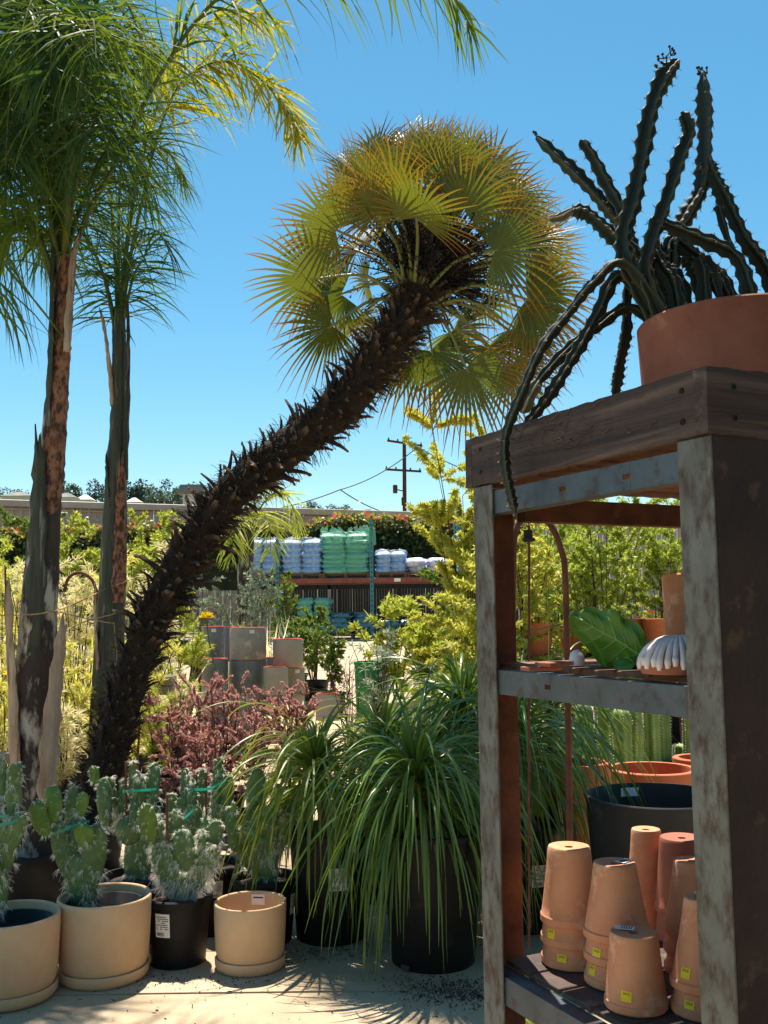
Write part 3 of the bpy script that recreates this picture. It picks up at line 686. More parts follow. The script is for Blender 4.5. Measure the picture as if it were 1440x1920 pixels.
bd = [board(.0385, RL-.003, -.004, .033, ZT+.004, ZT+.148), board(-.003, .036, -.006, RW+.004, ZT+.004, ZT+.148),
      board(.0385, RL-.003, RW-.036, RW, ZT+.004, ZT+.148), board(RL, RL+.036, -.004, RW+.004, ZT+.004, ZT+.148)]
def screw(c, nrm_, parent):
    mb = MB(); M = Vector(nrm_).to_track_quat('Z', 'Y').to_matrix().to_4x4(); lathe(mb, [(.007,-.002),(.0068,.001),(.004,.0018),(.0035,.0008),(.0008,.0005)], c, 10, M); mb.build('screw', M_screw, parent)
for a in (.075, RL-.05):
    for z in (.04, .108): screw(rk(a, -.0045, ZT+z), -RV, bd[0])
for z in (.04, .108): screw(rk(-.0035, .07, ZT+z), -RU, bd[1])
rng = np.random.default_rng(8); mb = MB()          # raised splinters on the cracked board face
for k in range(46):
    a = rng.uniform(.3,.75) if k < 26 else rng.uniform(.1,.93); z = ZT+rng.uniform(.05,.14); L = rng.uniform(.02,.09)
    P = np.array([rk(a+L*q, -.0052-.0035*math.sin(math.pi*q), z+.006*math.sin(q*5+k)-.014*q*0) for q in np.linspace(0,1,6)])[None]
    S = np.broadcast_to(np.array([0,0,1.0]), P.shape); ribbons(mb, P, .0035*np.array([.2,1,1,1,.8,.1]), S)
mb.build('splinter', M_wood, bd[0], kind='stuff')

# big potted cactus on the rack top
PC = rk(.43, .54, ZT+.028); pr_ = .268
ct = thing('potted_cactus', 'sprawling dark ribbed cactus in large terracotta pot on the rack top', 'cactus', PC)
hpot = at(1410, 606, PC.y).z-PC.z
pot_obj('p', 0, 0, PC, pr_*.93, pr_, hpot, None, th=.018, n=72).build('pot', M_terra_d, ct, autos=40)
add_soil(ct, PC, pr_-.02, PC.z+hpot-.05, np.random.default_rng(2))
def cstem(pts, r, m=M_cst, seed=0, ribs=4):
    rng = np.random.default_rng(seed); dY = 0 if pts[-1][1] > 600 or seed > 30 else .14
    P0 = [at(x, y, Y+dY) for x, y, Y in pts]
    if pts[0][1] >= 538 and seed < 30:                        # rooted in the soil, leaning over the rim
        v = Vector((P0[0].x-PC.x, P0[0].y-PC.y, 0)); v = v.normalized()*min(v.length, pr_*(.72 if seed < 2 else .62)); P0[0] = Vector((PC.x+v.x, PC.y+v.y, PC.z+hpot-.07))
        while len(P0) > 2 and (P0[1].z < PC.z+hpot+.005) and pts[-1][1] < 600: P0.pop(1)
    L = sum((P0[i+1]-P0[i]).length for i in range(len(P0)-1)); n = max(12, int(L/.009)); P = cat_rom(P0, n)
    s = np.linspace(0, L, n); lobes = .042*rng.uniform(.85,1.2); ph0 = rng.uniform(0,6)
    taper = np.interp(s/L, [0,.08,.9,.97,1], [.85,1,.95,.75,.3]); seg = 1+.10*np.sin(s/.19*2*np.pi+ph0)
    N = 32
    def prof(j, ph):
        c = np.abs(np.cos(ph*ribs/2)); sc = 1+.24*np.sin(s[j]/lobes*2*np.pi+ph0); return .36+.64*c**2.6*sc
    rr = r*taper*seg*1.06; mb = MB(); tube(mb, P, rr, N, True, prof); mb.t[0] = np.tile(np.abs(np.cos(np.linspace(0,2*np.pi,N,endpoint=False)*ribs/2))**7, n); o = mb.build('stem', m, ct)
    # spines sit on the swellings of every rib
    T = nrm(np.gradient(P, axis=0)); x, _ = frame(T[0]); x = np.array(x); X = []
    for j in range(n):
        x = x-T[j]*x.dot(T[j]); x /= np.linalg.norm(x); X.append(x.copy())
    A0, D0 = [], []
    k = 0
    while True:
        sv = (np.pi/2-ph0+2*np.pi*k)/(2*np.pi)*lobes; k += 1
        if sv > L: break
        if sv < .01: continue
        j = int(sv/L*(n-1)); y = np.cross(T[j], X[j])
        for q in range(ribs):
            a = 2*np.pi*q/ribs; d = math.cos(a)*X[j]+math.sin(a)*y
            for w_ in range(5): A0.append(P[j]+d*rr[j]*1.1); D0.append(d+rng.normal(0,.6,3))
    if A0:
        Q = droop(np.array(A0), np.array(D0), rng.uniform(.005,.014,len(A0)), 0, 2); S, _ = sides(Q, rng); ms = MB(); ribbons(ms, Q, np.array([.0018,.0004]), S); ms.build('spine', M_crib, o, kind='stuff')
    return o
Yc = PC.y
ST = [([(1203,600,2.5),(1185,520,2.47),(1168,450,2.47),(1187,376,2.47),(1203,298,2.47),(1218,216,2.47),(1242,150,2.47),(1272,112,2.47)], .0250),
 ([(1205,592,2.46),(1212,520,2.45),(1222,450,2.45),(1250,372,2.45),(1273,298,2.46),(1292,247,2.46),(1279,210,2.46)], .0215),
 ([(1255,590,2.6),(1261,547,2.6),(1265,450,2.6),(1288,403,2.6),(1316,352,2.6),(1323,282,2.6),(1323,208,2.6),(1319,136,2.6)], .0255),
 ([(1470,600,2.6),(1440,520,2.6),(1397,450,2.58),(1358,372,2.58),(1335,325,2.58),(1322,300,2.6)], .023),
 ([(1420,600,2.5),(1405,551,2.48),(1378,481,2.48),(1308,446,2.46),(1232,414,2.44)], .021),
 ([(1225,560,2.7),(1195,480,2.7),(1168,430,2.7),(1133,383,2.7),(1075,321,2.7),(1006,257,2.7)], .0215),
 ([(1180,440,2.66),(1168,399,2.66),(1137,345,2.66),(1113,298,2.66),(1089,262,2.66)], .0185),
 ([(1210,540,2.55),(1185,475,2.55),(1160,455,2.55),(1129,425,2.55),(1098,400,2.55),(1070,395,2.55)], .0215),
 ([(1215,570,2.6),(1176,497,2.58),(1113,530,2.58),(1067,586,2.6),(1016,652,2.6),(978,738,2.60),(949,813,2.62),(947,870,2.63),(957,922,2.64),(966,962,2.65)], .0150),
 ([(1230,560,2.7),(1168,520,2.66),(1121,586,2.66),(1090,644,2.66),(1055,702,2.66),(1022,752,2.67),(985,798,2.68)], .0170),
 ([(1230,590,2.72),(1187,578,2.72),(1121,612,2.72),(1070,650,2.72),(1010,715,2.72),(985,760,2.72)], .0150),
 ([(1230,560,2.8),(1185,530,2.84),(1172,625,2.86),(1160,687,2.86),(1151,745,2.86)], .0190),
 ([(1225,560,2.6),(1253,465,2.6),(1300,477,2.6),(1339,516,2.6),(1372,575,2.6)], .022),
 ([(1320,600,2.55),(1318,520,2.55),(1310,490,2.56),(1330,500,2.57),(1350,560,2.56)], .018),
 ([(1380,490,2.56),(1366,455,2.56),(1349,400,2.56),(1345,385,2.56)], .012),
 ([(1290,600,2.62),(1275,540,2.6),(1240,490,2.6),(1225,455,2.6)], .026), ([(1270,600,2.5),(1262,540,2.5),(1240,500,2.5),(1215,450,2.52)], .024),
 ([(1330,600,2.7),(1310,520,2.7),(1280,480,2.7)], .028), ([(1230,610,2.5),(1228,540,2.5),(1212,480,2.5)], .022), ([(1395,600,2.6),(1360,530,2.62),(1330,505,2.62)], .022)]
for i, (p, r) in enumerate(ST): cstem(p, r, M_cst, i, 3 if i in (2,5,8,11) else 4)
cstem([(1072,395,2.55),(1050,408,2.55),(1030,411,2.55)], .0130, M_cst_g, 40); cstem([(1010,715,2.66),(995,740,2.66),(978,775,2.67)], .017, M_cst_g, 41)
mb = MB(); rng = np.random.default_rng(3)          # dry flower stubs at stem tips
for (x, y, Y) in ((1245,110,2.47),(1232,128,2.47),(1258,104,2.47),(1312,140,2.6),(1326,138,2.6),(1006,256,2.7),(1250,120,2.47)):
    q = at(x, y, Y)
    for k in range(3):
        e = q+Vector(rng.normal(0,.008,3))+Vector((0,0,.008)); tube(mb, [q, e], [.002,.0015], 4)
        lathe(mb, [(.001,0),(.004,.003),(.003,.007),(.0008,.008)], e, 6)
mb.build('dry_bud', M_inflor, ct, kind='stuff')

# stacked pale terracotta pots on the bottom shelf
def text_verts(s):
    cu = bpy.data.curves.new('txt', 'FONT'); cu.body = s; cu.align_x = 'CENTER'; cu.align_y = 'CENTER'; cu.size = 1.0
    o = bpy.data.objects.new('txt', cu); COL.objects.link(o); dg = bpy.context.evaluated_depsgraph_get(); me = bpy.data.meshes.new_from_object(o.evaluated_get(dg))
    V = np.array([v.co[:] for v in me.vertices]); f = [list(p.vertices) for p in me.polygons]; bpy.data.objects.remove(o); bpy.data.meshes.remove(me); bpy.data.curves.remove(cu); return V, f
TV, TF = text_verts('SALE')
def cone_pot(c, rt, rr, h, m, label, sticker=None, group='terracotta pots stacked upside down on the bottom shelf', tilt=0, toptag=0):
    """an upside-down pot: narrow base up, flared rim down"""
    c = Vector(c); root = thing('terracotta_pot', label, 'pot', c, group); mb = MB(); th = .009
    pr = [(rr-th, .0), (rr-.003, 0), (rr, .004), (rr*.995, .02)]+[(rt+(rr-rt)*(1-u)**1.25, u*h) for u in np.linspace(.12, .94, 8)]+[(rt*.985, h*.975), (rt*.95, h*.995), (rt*.88, h), (rt*.3, h-.003), (.012, h-.004), (.011, h-.03), (rt*.6, h-.03), (rr-th*1.6, .02), (rr-th, 0)]
    lathe(mb, pr, c, 48); mb.build('body', m, root, autos=32)
    def rad(z): 
        u = max(0, min(1, z/h)); return rt+(rr-rt)*(1-u)**1.25
    if sticker:
        ang, zc = sticker; sw, sh = .026, .024
        def pt(u, v, e):
            z = zc+v; r = rad(z)+e; a = ang+u/r; return (c.x+r*math.cos(a), c.y+r*math.sin(a), c.z+z)
        mb = MB(); k = 4; V = [pt(-sw/2+sw*i/k, -sh/2+sh*j/3, .0012) for j in range(4) for i in range(k+1)]
        mb.add(V, np.array([[j*(k+1)+i, j*(k+1)+i+1, (j+1)*(k+1)+i+1, (j+1)*(k+1)+i] for j in range(3) for i in range(k)])); o = mb.build('price_sticker', M_yel, root)
        mb = MB(); s = .0085; mb.add([pt(v[0]*s, v[1]*s+.006, .0021) for v in TV], TF); mb.build('lettering', M_red, o, smooth=False)
    if toptag:
        mb = MB(); a = toptag; box(mb, c+Vector((math.cos(a)*rt*.5, math.sin(a)*rt*.5, h+.0012)), (.05,.028,.001), Matrix.Rotation(a+.6,4,'Z')); o = mb.build('label', M_white, root, smooth=False)
        mb = MB()
        for k in range(5): box(mb, c+Vector((math.cos(a)*rt*.5, math.sin(a)*rt*.5, h+.0022))+Matrix.Rotation(a+.6,3,'Z')@Vector((-.018+k*.006,0,0)), (.002,.02,.0006), Matrix.Rotation(a+.6,4,'Z'))
        mb.build('print', M_ink, o, smooth=False, kind='stuff')
    return root
zs = ZB+.0185
def pstack(px_, py_, n, rt, rr, h, step, m, labels, stick, tops=0, rz=None):
    """a nest of n pots, base at a pixel on the shelf"""
    g = onz(px_, py_, zs); ang0 = math.atan2(-g.y, -g.x)
    for k in range(n):
        s = 1-.0*k
        st = (ang0+stick[k][0], stick[k][1]) if stick[k] else None
        cone_pot(g+Vector((0,0,.0005+k*step)), rt*(1-.004*k), rr*(1-.004*k), h, m, labels[k], st, toptag=(tops if k == n-1 else 0))
pstack(1073, 1803, 3, .060, .086, .205, .055, M_terra_p, ['lowest pot in the leftmost terracotta stack on the bottom shelf','middle pot in the leftmost terracotta stack on the bottom shelf','top pot with sunlit base in the leftmost terracotta stack'], [(-.35,.03),(-.75,.035),None])
pstack(1160, 1840, 3, .057, .090, .19, .058, M_terra_p, ['lowest pot in the second terracotta stack from the left','middle pot with sticker in the second terracotta stack from the left','top pot with white tag in the second terracotta stack'], [(-.95,.04),(-.7,.03),None], tops=.2)
pstack(1193, 1886, 1, .059, .078, .178, .06, M_terra_p, ['single upturned terracotta pot at the front of the bottom shelf'], [(-.32,.045)], tops=2.2)
pstack(1286, 1760, 2, .066, .088, .215, .08, M_terra_d, ['lower brown terracotta pot at the back of the bottom shelf','tall brown terracotta pot at the back of the bottom shelf'], [None,None])
pstack(1306, 1822, 3, .050, .085, .19, .052, M_terra_p, ['lowest pot in the stack behind the near rack post','middle pot in the stack behind the near rack post','top pot in the stack behind the near rack post'], [None,None,None])
pstack(1322, 1895, 2, .040, .082, .21, .058, M_terra_p, ['lower pot with yellow sticker against the near rack post','upper pot with yellow sticker against the near rack post'], [(-.5,.03),(-.62,.045)], tops=1.0)
pstack(1218, 1742, 2, .045, .066, .20, .1, M_terra_p, ['lower pale pot half hidden behind the front stacks','sunlit pale pot behind the second terracotta stack'], [None,None])
g = rk(.86, .2, ZB+.02); mb = MB(); rng = np.random.default_rng(1)
for k in range(3): box(mb, g+Vector((k*.03, -.01*k, .006)), (.05,.022,.011), Matrix.Rotation(k*.7,4,'Z'), .002)
mb.build('pot_shard', M_terra_d, label='broken brown terracotta shards on the bottom shelf by the far post', cat='shard', smooth=False)

# things on the middle shelf
zs = ZM+.019
def leaf_sheet(root, name, o, ex, ey, ez, L, Wd, curl, m, veins=True, th=.004, seed=0):
    """a broad leaf with thickness; ex length, ey width, ez normal"""
    nu, nv = 25, 17; rng = np.random.default_rng(seed); ex, ey, ez = map(np.array, (ex, ey, ez)); o = np.array(o); top, bot = [], []
    def pt(u, v, e):
        wdt = Wd*np.sin(np.pi*min(max(u,.0),1)**.75)**.6*(1+.06*math.sin(u*26)*abs(v)) if 0 < u < 1 else 0
        y = v*wdt/2; z = curl*L*(4*u*(1-u))*.5-.16*Wd*v*v+.012*math.sin(u*22+v*3)*abs(v)+.02*math.cos(9*abs(v)-14*u)*.25
        return o+ex*(u*L)+ey*y+ez*(z+e)
    for e in (0, -th):
        for i in range(nu):
            for j in range(nv): (top if e == 0 else bot).append(pt(i/(nu-1), j/(nv-1)*2-1, e))
    f = [[i*nv+j, i*nv+j+1, (i+1)*nv+j+1, (i+1)*nv+j] for i in range(nu-1) for j in range(nv-1)]; g2 = [[k+nu*nv for k in q[::-1]] for q in f]
    mb = MB(); mb.add(top+bot, f+g2); lf = mb.build(name, m, root)
    if veins:
        mv = MB(); tube(mv, [pt(u, 0, .001) for u in np.linspace(.02,.97,14)], np.linspace(.0035,.001,14), 5)
        for k in range(6):
            for s in (-1,1): tube(mv, [pt(.1+.13*k+.16*q, s*q*.92, .001) for q in np.linspace(0,1,8)], np.linspace(.002,.0006,8), 4)
        mv.build('vein', M_vein, lf, kind='stuff')
    return lf
o_ = at(1232, 1262, 2.50); o_.z = zs+.004
lr = thing('leaf_dish', 'large green leaf shaped dish leaning on the middle shelf', 'dish', o_)
d = at(1092, 1165, 2.66)-o_; dn = d.normalized(); sd_ = Vector((0,0,1)).cross(dn).normalized(); up_ = dn.cross(sd_).normalized()
leaf_sheet(lr, 'blade', o_, dn, Vector((-dn.z*.25, -.15, 1)).normalized()*.9-dn*.35, Vector((.1,-1,.1)).normalized(), d.length*1.15, .20, .12, M_bigleaf)
leaf_sheet(lr, 'lower_blade', o_+Vector((-.10,.02,.012)), Vector((1,.1,0)).normalized(), Vector((-.1,1,.05)).normalized(), Vector((0,-.05,1)), .2, .12, .06, M_bigleaf, seed=2)
g = onz(1276, 1262, zs); db = thing('glazed_bowl', 'upturned bowl with white drip glaze on the middle shelf beside the near post', 'bowl', g)
mb = MB(); lathe(mb, [(.087,0),(.089,.008),(.088,.016),(.083,.038),(.07,.058),(.048,.073),(.032,.078),(.03,.083),(.001,.083)], g, 48); mb.build('body', M_terra_d, db)
for k in range(32):
    a = 2*math.pi*k/32+.05*math.sin(k*3); zl = .012+.012*((k*7)%5)/4; mb = MB()
    P = [(g.x+r*math.cos(a), g.y+r*math.sin(a), g.z+z) for z, r in ((.083,.026),(.0795,.036),(.073,.050),(.058,.072),(.038,.085),(zl+.01,.0895),(zl*.8,.0905))]
    tube(mb, cat_rom(P, 14), np.interp(np.linspace(0,1,14), [0,.3,.85,1], [.0035,.006,.0078,.005]), 7); mb.build('glaze_drip', M_glaze, db)
g = onz(1082, 1248, zs); mb = MB(); lathe(mb, [(.02,0),(.021,.015),(.017,.032),(.009,.04),(.001,.042)], g, 24); mb.build('small_bowl', M_glaze, label='small pale glazed cup left of the green leaf dish', cat='bowl')
for k, (px_, lb) in enumerate(((1015,'dark flat tile on the middle shelf near the far post'),(1040,'upper flat tile on the middle shelf near the far post'))):
    g = onz(px_, 1257, zs); mb = MB(); box(mb, g+Vector((0,0,.005+.011*k)), (.09,.05,.0095), Matrix.Rotation(.3+k*.4,4,'Z') , .0015); mb.build('flat_tile', M_terra_d, label=lb, cat='tile', smooth=False)
g = onz(1300, 1235, zs); mb = pot_obj('p',0,0,g,.078,.08,.25,None,th=.01); mb.build('cylinder_pot', M_terra_p, label='tall pale terracotta cylinder on the middle shelf behind the glazed bowl', cat='pot', autos=35)

# ------------------------------------------------------------------ beige planters
def planter(px_, py_, wpx, toppy, label, sau=True):
    g = onz(px_, py_, 0.0); Y = g.y; r = wpx/2*m_px(math.hypot(g.y, g.x*.0)*1.0)*1.0; ztop = at(px_, toppy, Y).z
    root = thing('beige_planter', label, 'planter', g, 'beige cylinder planters')
    mb = MB(); sh = .052
    lathe(mb, [(.001,.0),(r*.86,.0),(r*.92,.006),(r*.965,.02),(r*.975,sh-.003),(r*.965,sh),(r*.90,sh-.004),(r*.88,.02),(.001,.018)], g, 64); mb.build('saucer', M_beige, root, autos=50)
    mb = MB(); z0 = .022
    lathe(mb, [(.001,z0),(r*.84,z0),(r*.865,z0+.01),(r*.93,sh+.012),(r*.955,sh+.03),(r*.99,ztop*.7),(r,ztop-.008),(r*.992,ztop-.002),(r*.975,ztop),(r*.945,ztop-.001),(r*.93,ztop-.008),(r*.91,ztop*.6),(r*.86,z0+.03),(.001,z0+.03)], g, 64); mb.build('pot', M_beige, root, autos=60)
    return root, g, r, ztop
p1, g1, r1, z1 = planter(15, 1868, 176, 1712, 'beige cylinder planter cut off at the left edge')
p2, g2, r2, z2 = planter(194, 1830, 166, 1677, 'largest whole beige cylinder planter, left of the black nursery pot')
p4, g4, r4, z4 = planter(469, 1812, 130, 1688, 'empty beige cylinder planter right of the black nursery pot')
mb = MB(); a = 1.2; q = g4+Vector((r4*.92*math.cos(a), r4*.92*math.sin(a), z4-.05)); 
def inlab(g, r, z, a, wd, ht):
    mb = MB(); k = 6; V = [(g.x+r*math.cos(a+(i/k-.5)*wd/r), g.y+r*math.sin(a+(i/k-.5)*wd/r), z+j*ht) for j in (0,1) for i in range(k+1)]
    mb.add(V, np.array([[i,i+1,k+2+i,k+1+i] for i in range(k)])); return mb
lb = inlab(g4, r4*.905, z4-.058, 1.45, .06, .045).build('label', M_white, p4)
inlab(g4, r4*.902, z4-.03, 1.45, .045, .006).build('print', M_ink, lb)
for root, g, r, z in ((p1,g1,r1,z1),(p2,g2,r2,z2)):      # dark grower pot dropped inside
    mb = MB(); lathe(mb, [(r*.80,z-.16),(r*.82,z-.045),(r*.84,z-.04),(r*.84,z-.03),(r*.79,z-.032),(r*.76,z-.08),(.001,z-.085)], (g.x,g.y,0), 40); mb.build('inner_pot', M_black, root)

# ------------------------------------------------------------------ hairy prickly pears
def pad_mesh(mb, c, ax, wd, ht, thk, yaw, rng, bmp=.0035):
    """one pad: obovate, flattened, with rows of swellings"""
    ax = Vector(ax).normalized(); side = Vector((math.cos(yaw), math.sin(yaw), 0)); side = (side-ax*side.dot(ax)).normalized(); nn = ax.cross(side)
    nu, nv = 20, 26; V = []; out = []; nor = []
    for i in range(nu+1):
        t = i/nu; a = math.pi*t
        rw = math.sin(a)**.8*(.72+.36*t-.0*t*t)*(1 if t < .99 else 1)
        for j in range(nv):
            b = 2*math.pi*j/nv; bu = bmp*(math.sin(t*ht/.011*math.pi+j*.0)*math.cos(b*wd/.011+ (t*ht/.011)*1.57))
            x = math.cos(b)*(wd/2*rw+bu); y = math.sin(b)*(thk/2*max(rw,.0)+bu); z = -math.cos(a)*ht/2
            V.append(np.array(c)+np.array(side)*x+np.array(nn)*y+np.array(ax)*z); nor.append(np.array(side)*math.cos(b)*thk+np.array(nn)*math.sin(b)*wd-np.array(ax)*math.cos(a)*thk*.9)
    f = [[i*nv+j, i*nv+(j+1)%nv, (i+1)*nv+(j+1)%nv, (i+1)*nv+j] for i in range(nu) for j in range(nv)]
    mb.add(V, f, np.repeat(np.linspace(0,1,nu+1), nv)); return np.array(V), nrm(np.array(nor))
def prickly(name_label, root, pads, Y, seed, stakes=(), ties=(), hairy=.5):
    rng = np.random.default_rng(seed)
    for i, pd in enumerate(pads):
        px_, py_, w_, h_, tilt = pd[:5]; dy = pd[5] if len(pd) > 5 else rng.uniform(-.05,.05); wool = pd[6] if len(pd) > 6 else .5; young = len(pd) > 7
        k = m_px(Y+dy); c = at(px_, py_, Y+dy); ax = Vector((math.sin(R(tilt)), rng.uniform(-.2,.2), math.cos(R(tilt))))
        w_ = w_*1.12; mb = MB(); V, N = pad_mesh(mb, c, ax, w_*k, h_*k*1.06, max(w_*k*.36,.016), rng.uniform(-.45,.45), rng)
        o = mb.build('pad', M_pad_y if young else M_pad, root)
        n = int((h_*w_*k*k)*30000*hairy*(.25+1.5*wool))+110; q = rng.integers(26, len(V)-26, n)
        # hair grows in tufts from areoles
        are = rng.integers(26, len(V)-26, max(20, n//9)); q = are[rng.integers(0, len(are), n)]
        lg = np.where(V[q][:,2] < c.z-h_*k*.1, 1.7, .9)*(.012+.02*wool)*rng.uniform(.5,1.3,n)
        H = droop(V[q]+rng.normal(0,.001,(n,3)), N[q]+rng.normal(0,.45,(n,3)), lg, .16+.3*wool, 4, rng, .12); S, _ = sides(H, rng)
        mh = MB(); ribbons(mh, H, np.array([.0014,.0012,.0010,.0005]), S); mh.build('hair', M_hair, o, kind='stuff')
    for (x0, y0, x1, y1) in stakes:
        mb = MB(); tube(mb, [at(x0,y0,Y), at(x1,y1,Y)], .006, 7); mb.build('stake', M_stake, root)
    for (pts) in ties:
        P = cat_rom([at(x, y, Y+dy) for x, y, dy in pts], 12)[None]; mb = MB(); S = np.broadcast_to(np.array([.05,-.1,1.0]), P.shape); ribbons(mb, P, .013, S); mb.build('tie_tape', M_tape, root)
def grower_pot(root, px_, Y, rpx, hpx, zoff=0):
    g = gxy(px_, Y); r = rpx*m_px(Y); h = hpx*m_px(Y); pot_obj('p',0,0,g,r*.84,r,h,None,lip=.007,th=.01).build('pot', M_black, root, autos=35); add_soil(root, g, r-.012, g.z+h-.035, np.random.default_rng(int(px_))); return g, r, h
Y1 = g1.y+.02; root = thing('prickly_pear', 'tall hairy prickly pear in the planter cut off at the left edge', 'cactus', (at(-5,1690,Y1).x, Y1, z1-.08), 'hairy prickly pears')
prickly('', root, [(-6,1660,44,90,-6,.02,.7),(8,1600,40,110,12,0,.45),(30,1560,30,70,20,-.03,.4),(26,1490,28,100,-4,.02,.8),(29,1452,24,40,2,.0,.4),(2,1470,16,90,0,.05,.8),(-18,1540,40,90,-10,.02,.5),(-14,1620,30,60,-20,-.03,.5),(44,1545,10,22,15,-.02,.3)], Y1, 21, ties=[[(-30,1550,-.04),(10,1545,-.06),(35,1537,-.06)],[(-30,1535,.0),(12,1530,-.04),(16,1535,-.04)]])
Y2 = g2.y+.02; root = thing('prickly_pear', 'hairy prickly pear with rounded top pads in the largest beige planter', 'cactus', (at(165,1690,Y2).x, Y2, z2-.08), 'hairy prickly pears')
prickly('', root, [(152,1656,66,96,-4,.0,.55),(120,1600,34,100,-14,.0,.6),(176,1612,42,110,8,-.02,.6),(100,1508,36,62,-8,-.02,.12,1),(76,1537,32,60,-22,-.04,.12,1),(133,1515,22,80,3,.03,.8),(154,1508,24,42,6,.0,.15,1),(158,1567,42,42,0,-.05,.1,1),(183,1555,12,22,10,-.02,.4),(140,1570,26,70,4,.02,.8),(112,1560,24,50,-20,.02,.5),(72,1508,16,16,0,.05,.2)], Y2, 22, ties=[[(92,1566,.0),(120,1556,-.06),(145,1545,-.03),(168,1540,.0)]])
# nursery pot with cactus (front)
G3 = onz(338, 1802, 0); root = thing('prickly_pear', 'woolly prickly pear in labelled black nursery pot between beige planters', 'cactus', G3, 'hairy prickly pears')
g, r, h = grower_pot(root, 338, G3.y, 60, 118)
cyl_label(root, g, r*.84, r, h, math.atan2(-g.y, -g.x)-.48, h*.66, .066, .098, np.random.default_rng(6))
prickly('', root, [(343,1672,52,60,0,.0,1.0),(312,1628,46,88,-18,.0,.95),(372,1632,44,84,18,.0,1.0),(345,1595,42,72,-4,-.03,.35),(300,1575,26,90,-14,.02,.8),(278,1546,32,74,-6,-.02,.15,1),(326,1552,28,62,10,.03,.4),(378,1590,18,62,0,.0,.9),(398,1612,22,54,10,-.02,.8),(402,1566,28,50,14,.02,.4),(385,1555,16,36,-6,.04,.3)], G3.y, 23, hairy=1.1, stakes=[(313,1700,313,1490)], ties=[[(322,1690,-.03),(345,1697,-.06),(370,1688,-.03)],[(345,1535,-.03),(356,1525,-.03),(362,1518,-.02)]])
# behind: three more in black pots
def rear(px_, Y, rpx, hpx, label, pads, seed, **kw):
    root = thing('prickly_pear', label, 'cactus', gxy(px_, Y), 'hairy prickly pears'); g, r, h = grower_pot(root, px_, Y, rpx, hpx); prickly('', root, pads, Y, seed, **kw); return root, g, r, h
rear(262, 4.82, 60, 108, 'hairy prickly pear with long stake behind the largest beige planter', [(258,1622,50,100,0,.0,.9),(240,1560,50,44,30,-.03,.2),(196,1505,30,84,-6,.0,.3),(177,1453,18,32,-12,.0,.1,1),(214,1505,22,90,-10,.04,.9),(248,1470,14,80,2,.02,.7),(286,1480,24,90,6,.03,.7),(262,1500,22,90,0,.0,.9),(252,1525,18,46,0,-.05,.3),(228,1500,16,70,8,.03,.7),(284,1555,30,80,12,.02,.3)], 24, stakes=[(238,1640,236,1428)], ties=[[(230,1484,-.02),(262,1482,-.05),(294,1480,-.02)]])
rt5 = rear(392, 4.9, 62, 116, 'hairy prickly pear group with teal tape behind the labelled nursery pot', [(385,1590,50,110,0,.0,.5),(349,1490,18,90,-6,.0,.8),(358,1505,20,80,4,-.03,.6),(378,1482,14,74,0,.03,.9),(406,1480,18,110,3,-.02,.8),(424,1500,24,90,6,.0,.4),(418,1462,10,46,-8,.03,.5),(365,1545,30,70,0,-.04,.35),(345,1525,24,60,-10,-.02,.3),(325,1520,22,60,-10,.03,.3),(400,1550,30,80,4,.02,.3)], 25, stakes=[(388,1600,386,1448),(368,1600,368,1452)], ties=[[(352,1480,-.03),(385,1480,-.06),(404,1474,-.06),(424,1464,-.03)]])
cyl_label(rt5[0], rt5[1], rt5[2]*.84, rt5[2], rt5[3], math.atan2(-rt5[1].y, -rt5[1].x)+.3, rt5[3]*.72, .05, .075, np.random.default_rng(17))
root, g, r, h = rear(497, 4.74, 58, 112, 'bushy white haired prickly pear behind the empty beige planter', [(497,1628,48,96,2,.0,.95),(462,1590,40,80,-12,.0,.6),(436,1555,24,76,-8,-.02,.2),(438,1515,10,22,4,-.02,.0,1),(480,1495,34,96,4,.02,.5),(500,1560,44,90,4,-.01,.9),(524,1570,30,90,14,.0,.9),(541,1540,26,80,10,.02,.5),(520,1500,16,56,6,.04,.6),(476,1545,32,70,-6,-.02,.4)], 26, ties=[[(465,1550,-.06),(485,1570,-.07),(498,1580,-.06)]])
cyl_label(root, g, r*.84, r, h, math.atan2(-g.y, -g.x)+1.15, h*.6, .05, .09, np.random.default_rng(16), barcode=False)
#PART3
# ------------------------------------------------------------------ leaning fan palm
YT = 6.0
TPX = [(160,1600,6.0),(172,1530,6.0),(198,1440,6.0),(232,1310,6.0),(292,1150,5.98),(360,1022,5.95),(432,928,5.92),(522,854,5.88),(640,762,5.84),(715,662,5.8),(762,595,5.78),(786,540,5.76)]
tp = [at(*p) for p in TPX]; palm = thing('leaning_fan_palm', 'fan palm with shaggy dark trunk leaning far to the right', 'palm', (tp[0].x, YT, 0))
g = gxy(160, 6.0); pot_obj('p',0,0,(g.x,g.y,0),.215,.255,.30,None,lip=.012,liph=.04).build('pot', M_black, palm, autos=35); add_soil(palm, g, .24, .26, np.random.default_rng(3))
TN = 140; TP = cat_rom(tp, TN); TT = nrm(np.gradient(TP, axis=0)); tl = np.concatenate([[0], np.cumsum(np.linalg.norm(np.diff(TP, axis=0), axis=1))]); TLN = tl[-1]
u = np.linspace(0,1,TN); trad = np.interp(u, [0,.12,.35,.55,.8,.95,1], [.135,.115,.10,.108,.116,.118,.10])
rng = np.random.default_rng(12); mb = MB(); rough = 1+rng.normal(0,.05,(TN,18)); tube(mb, TP, trad, 18, True, lambda j, ph: rough[j]); mb.build('trunk', M_ptrunk, palm)
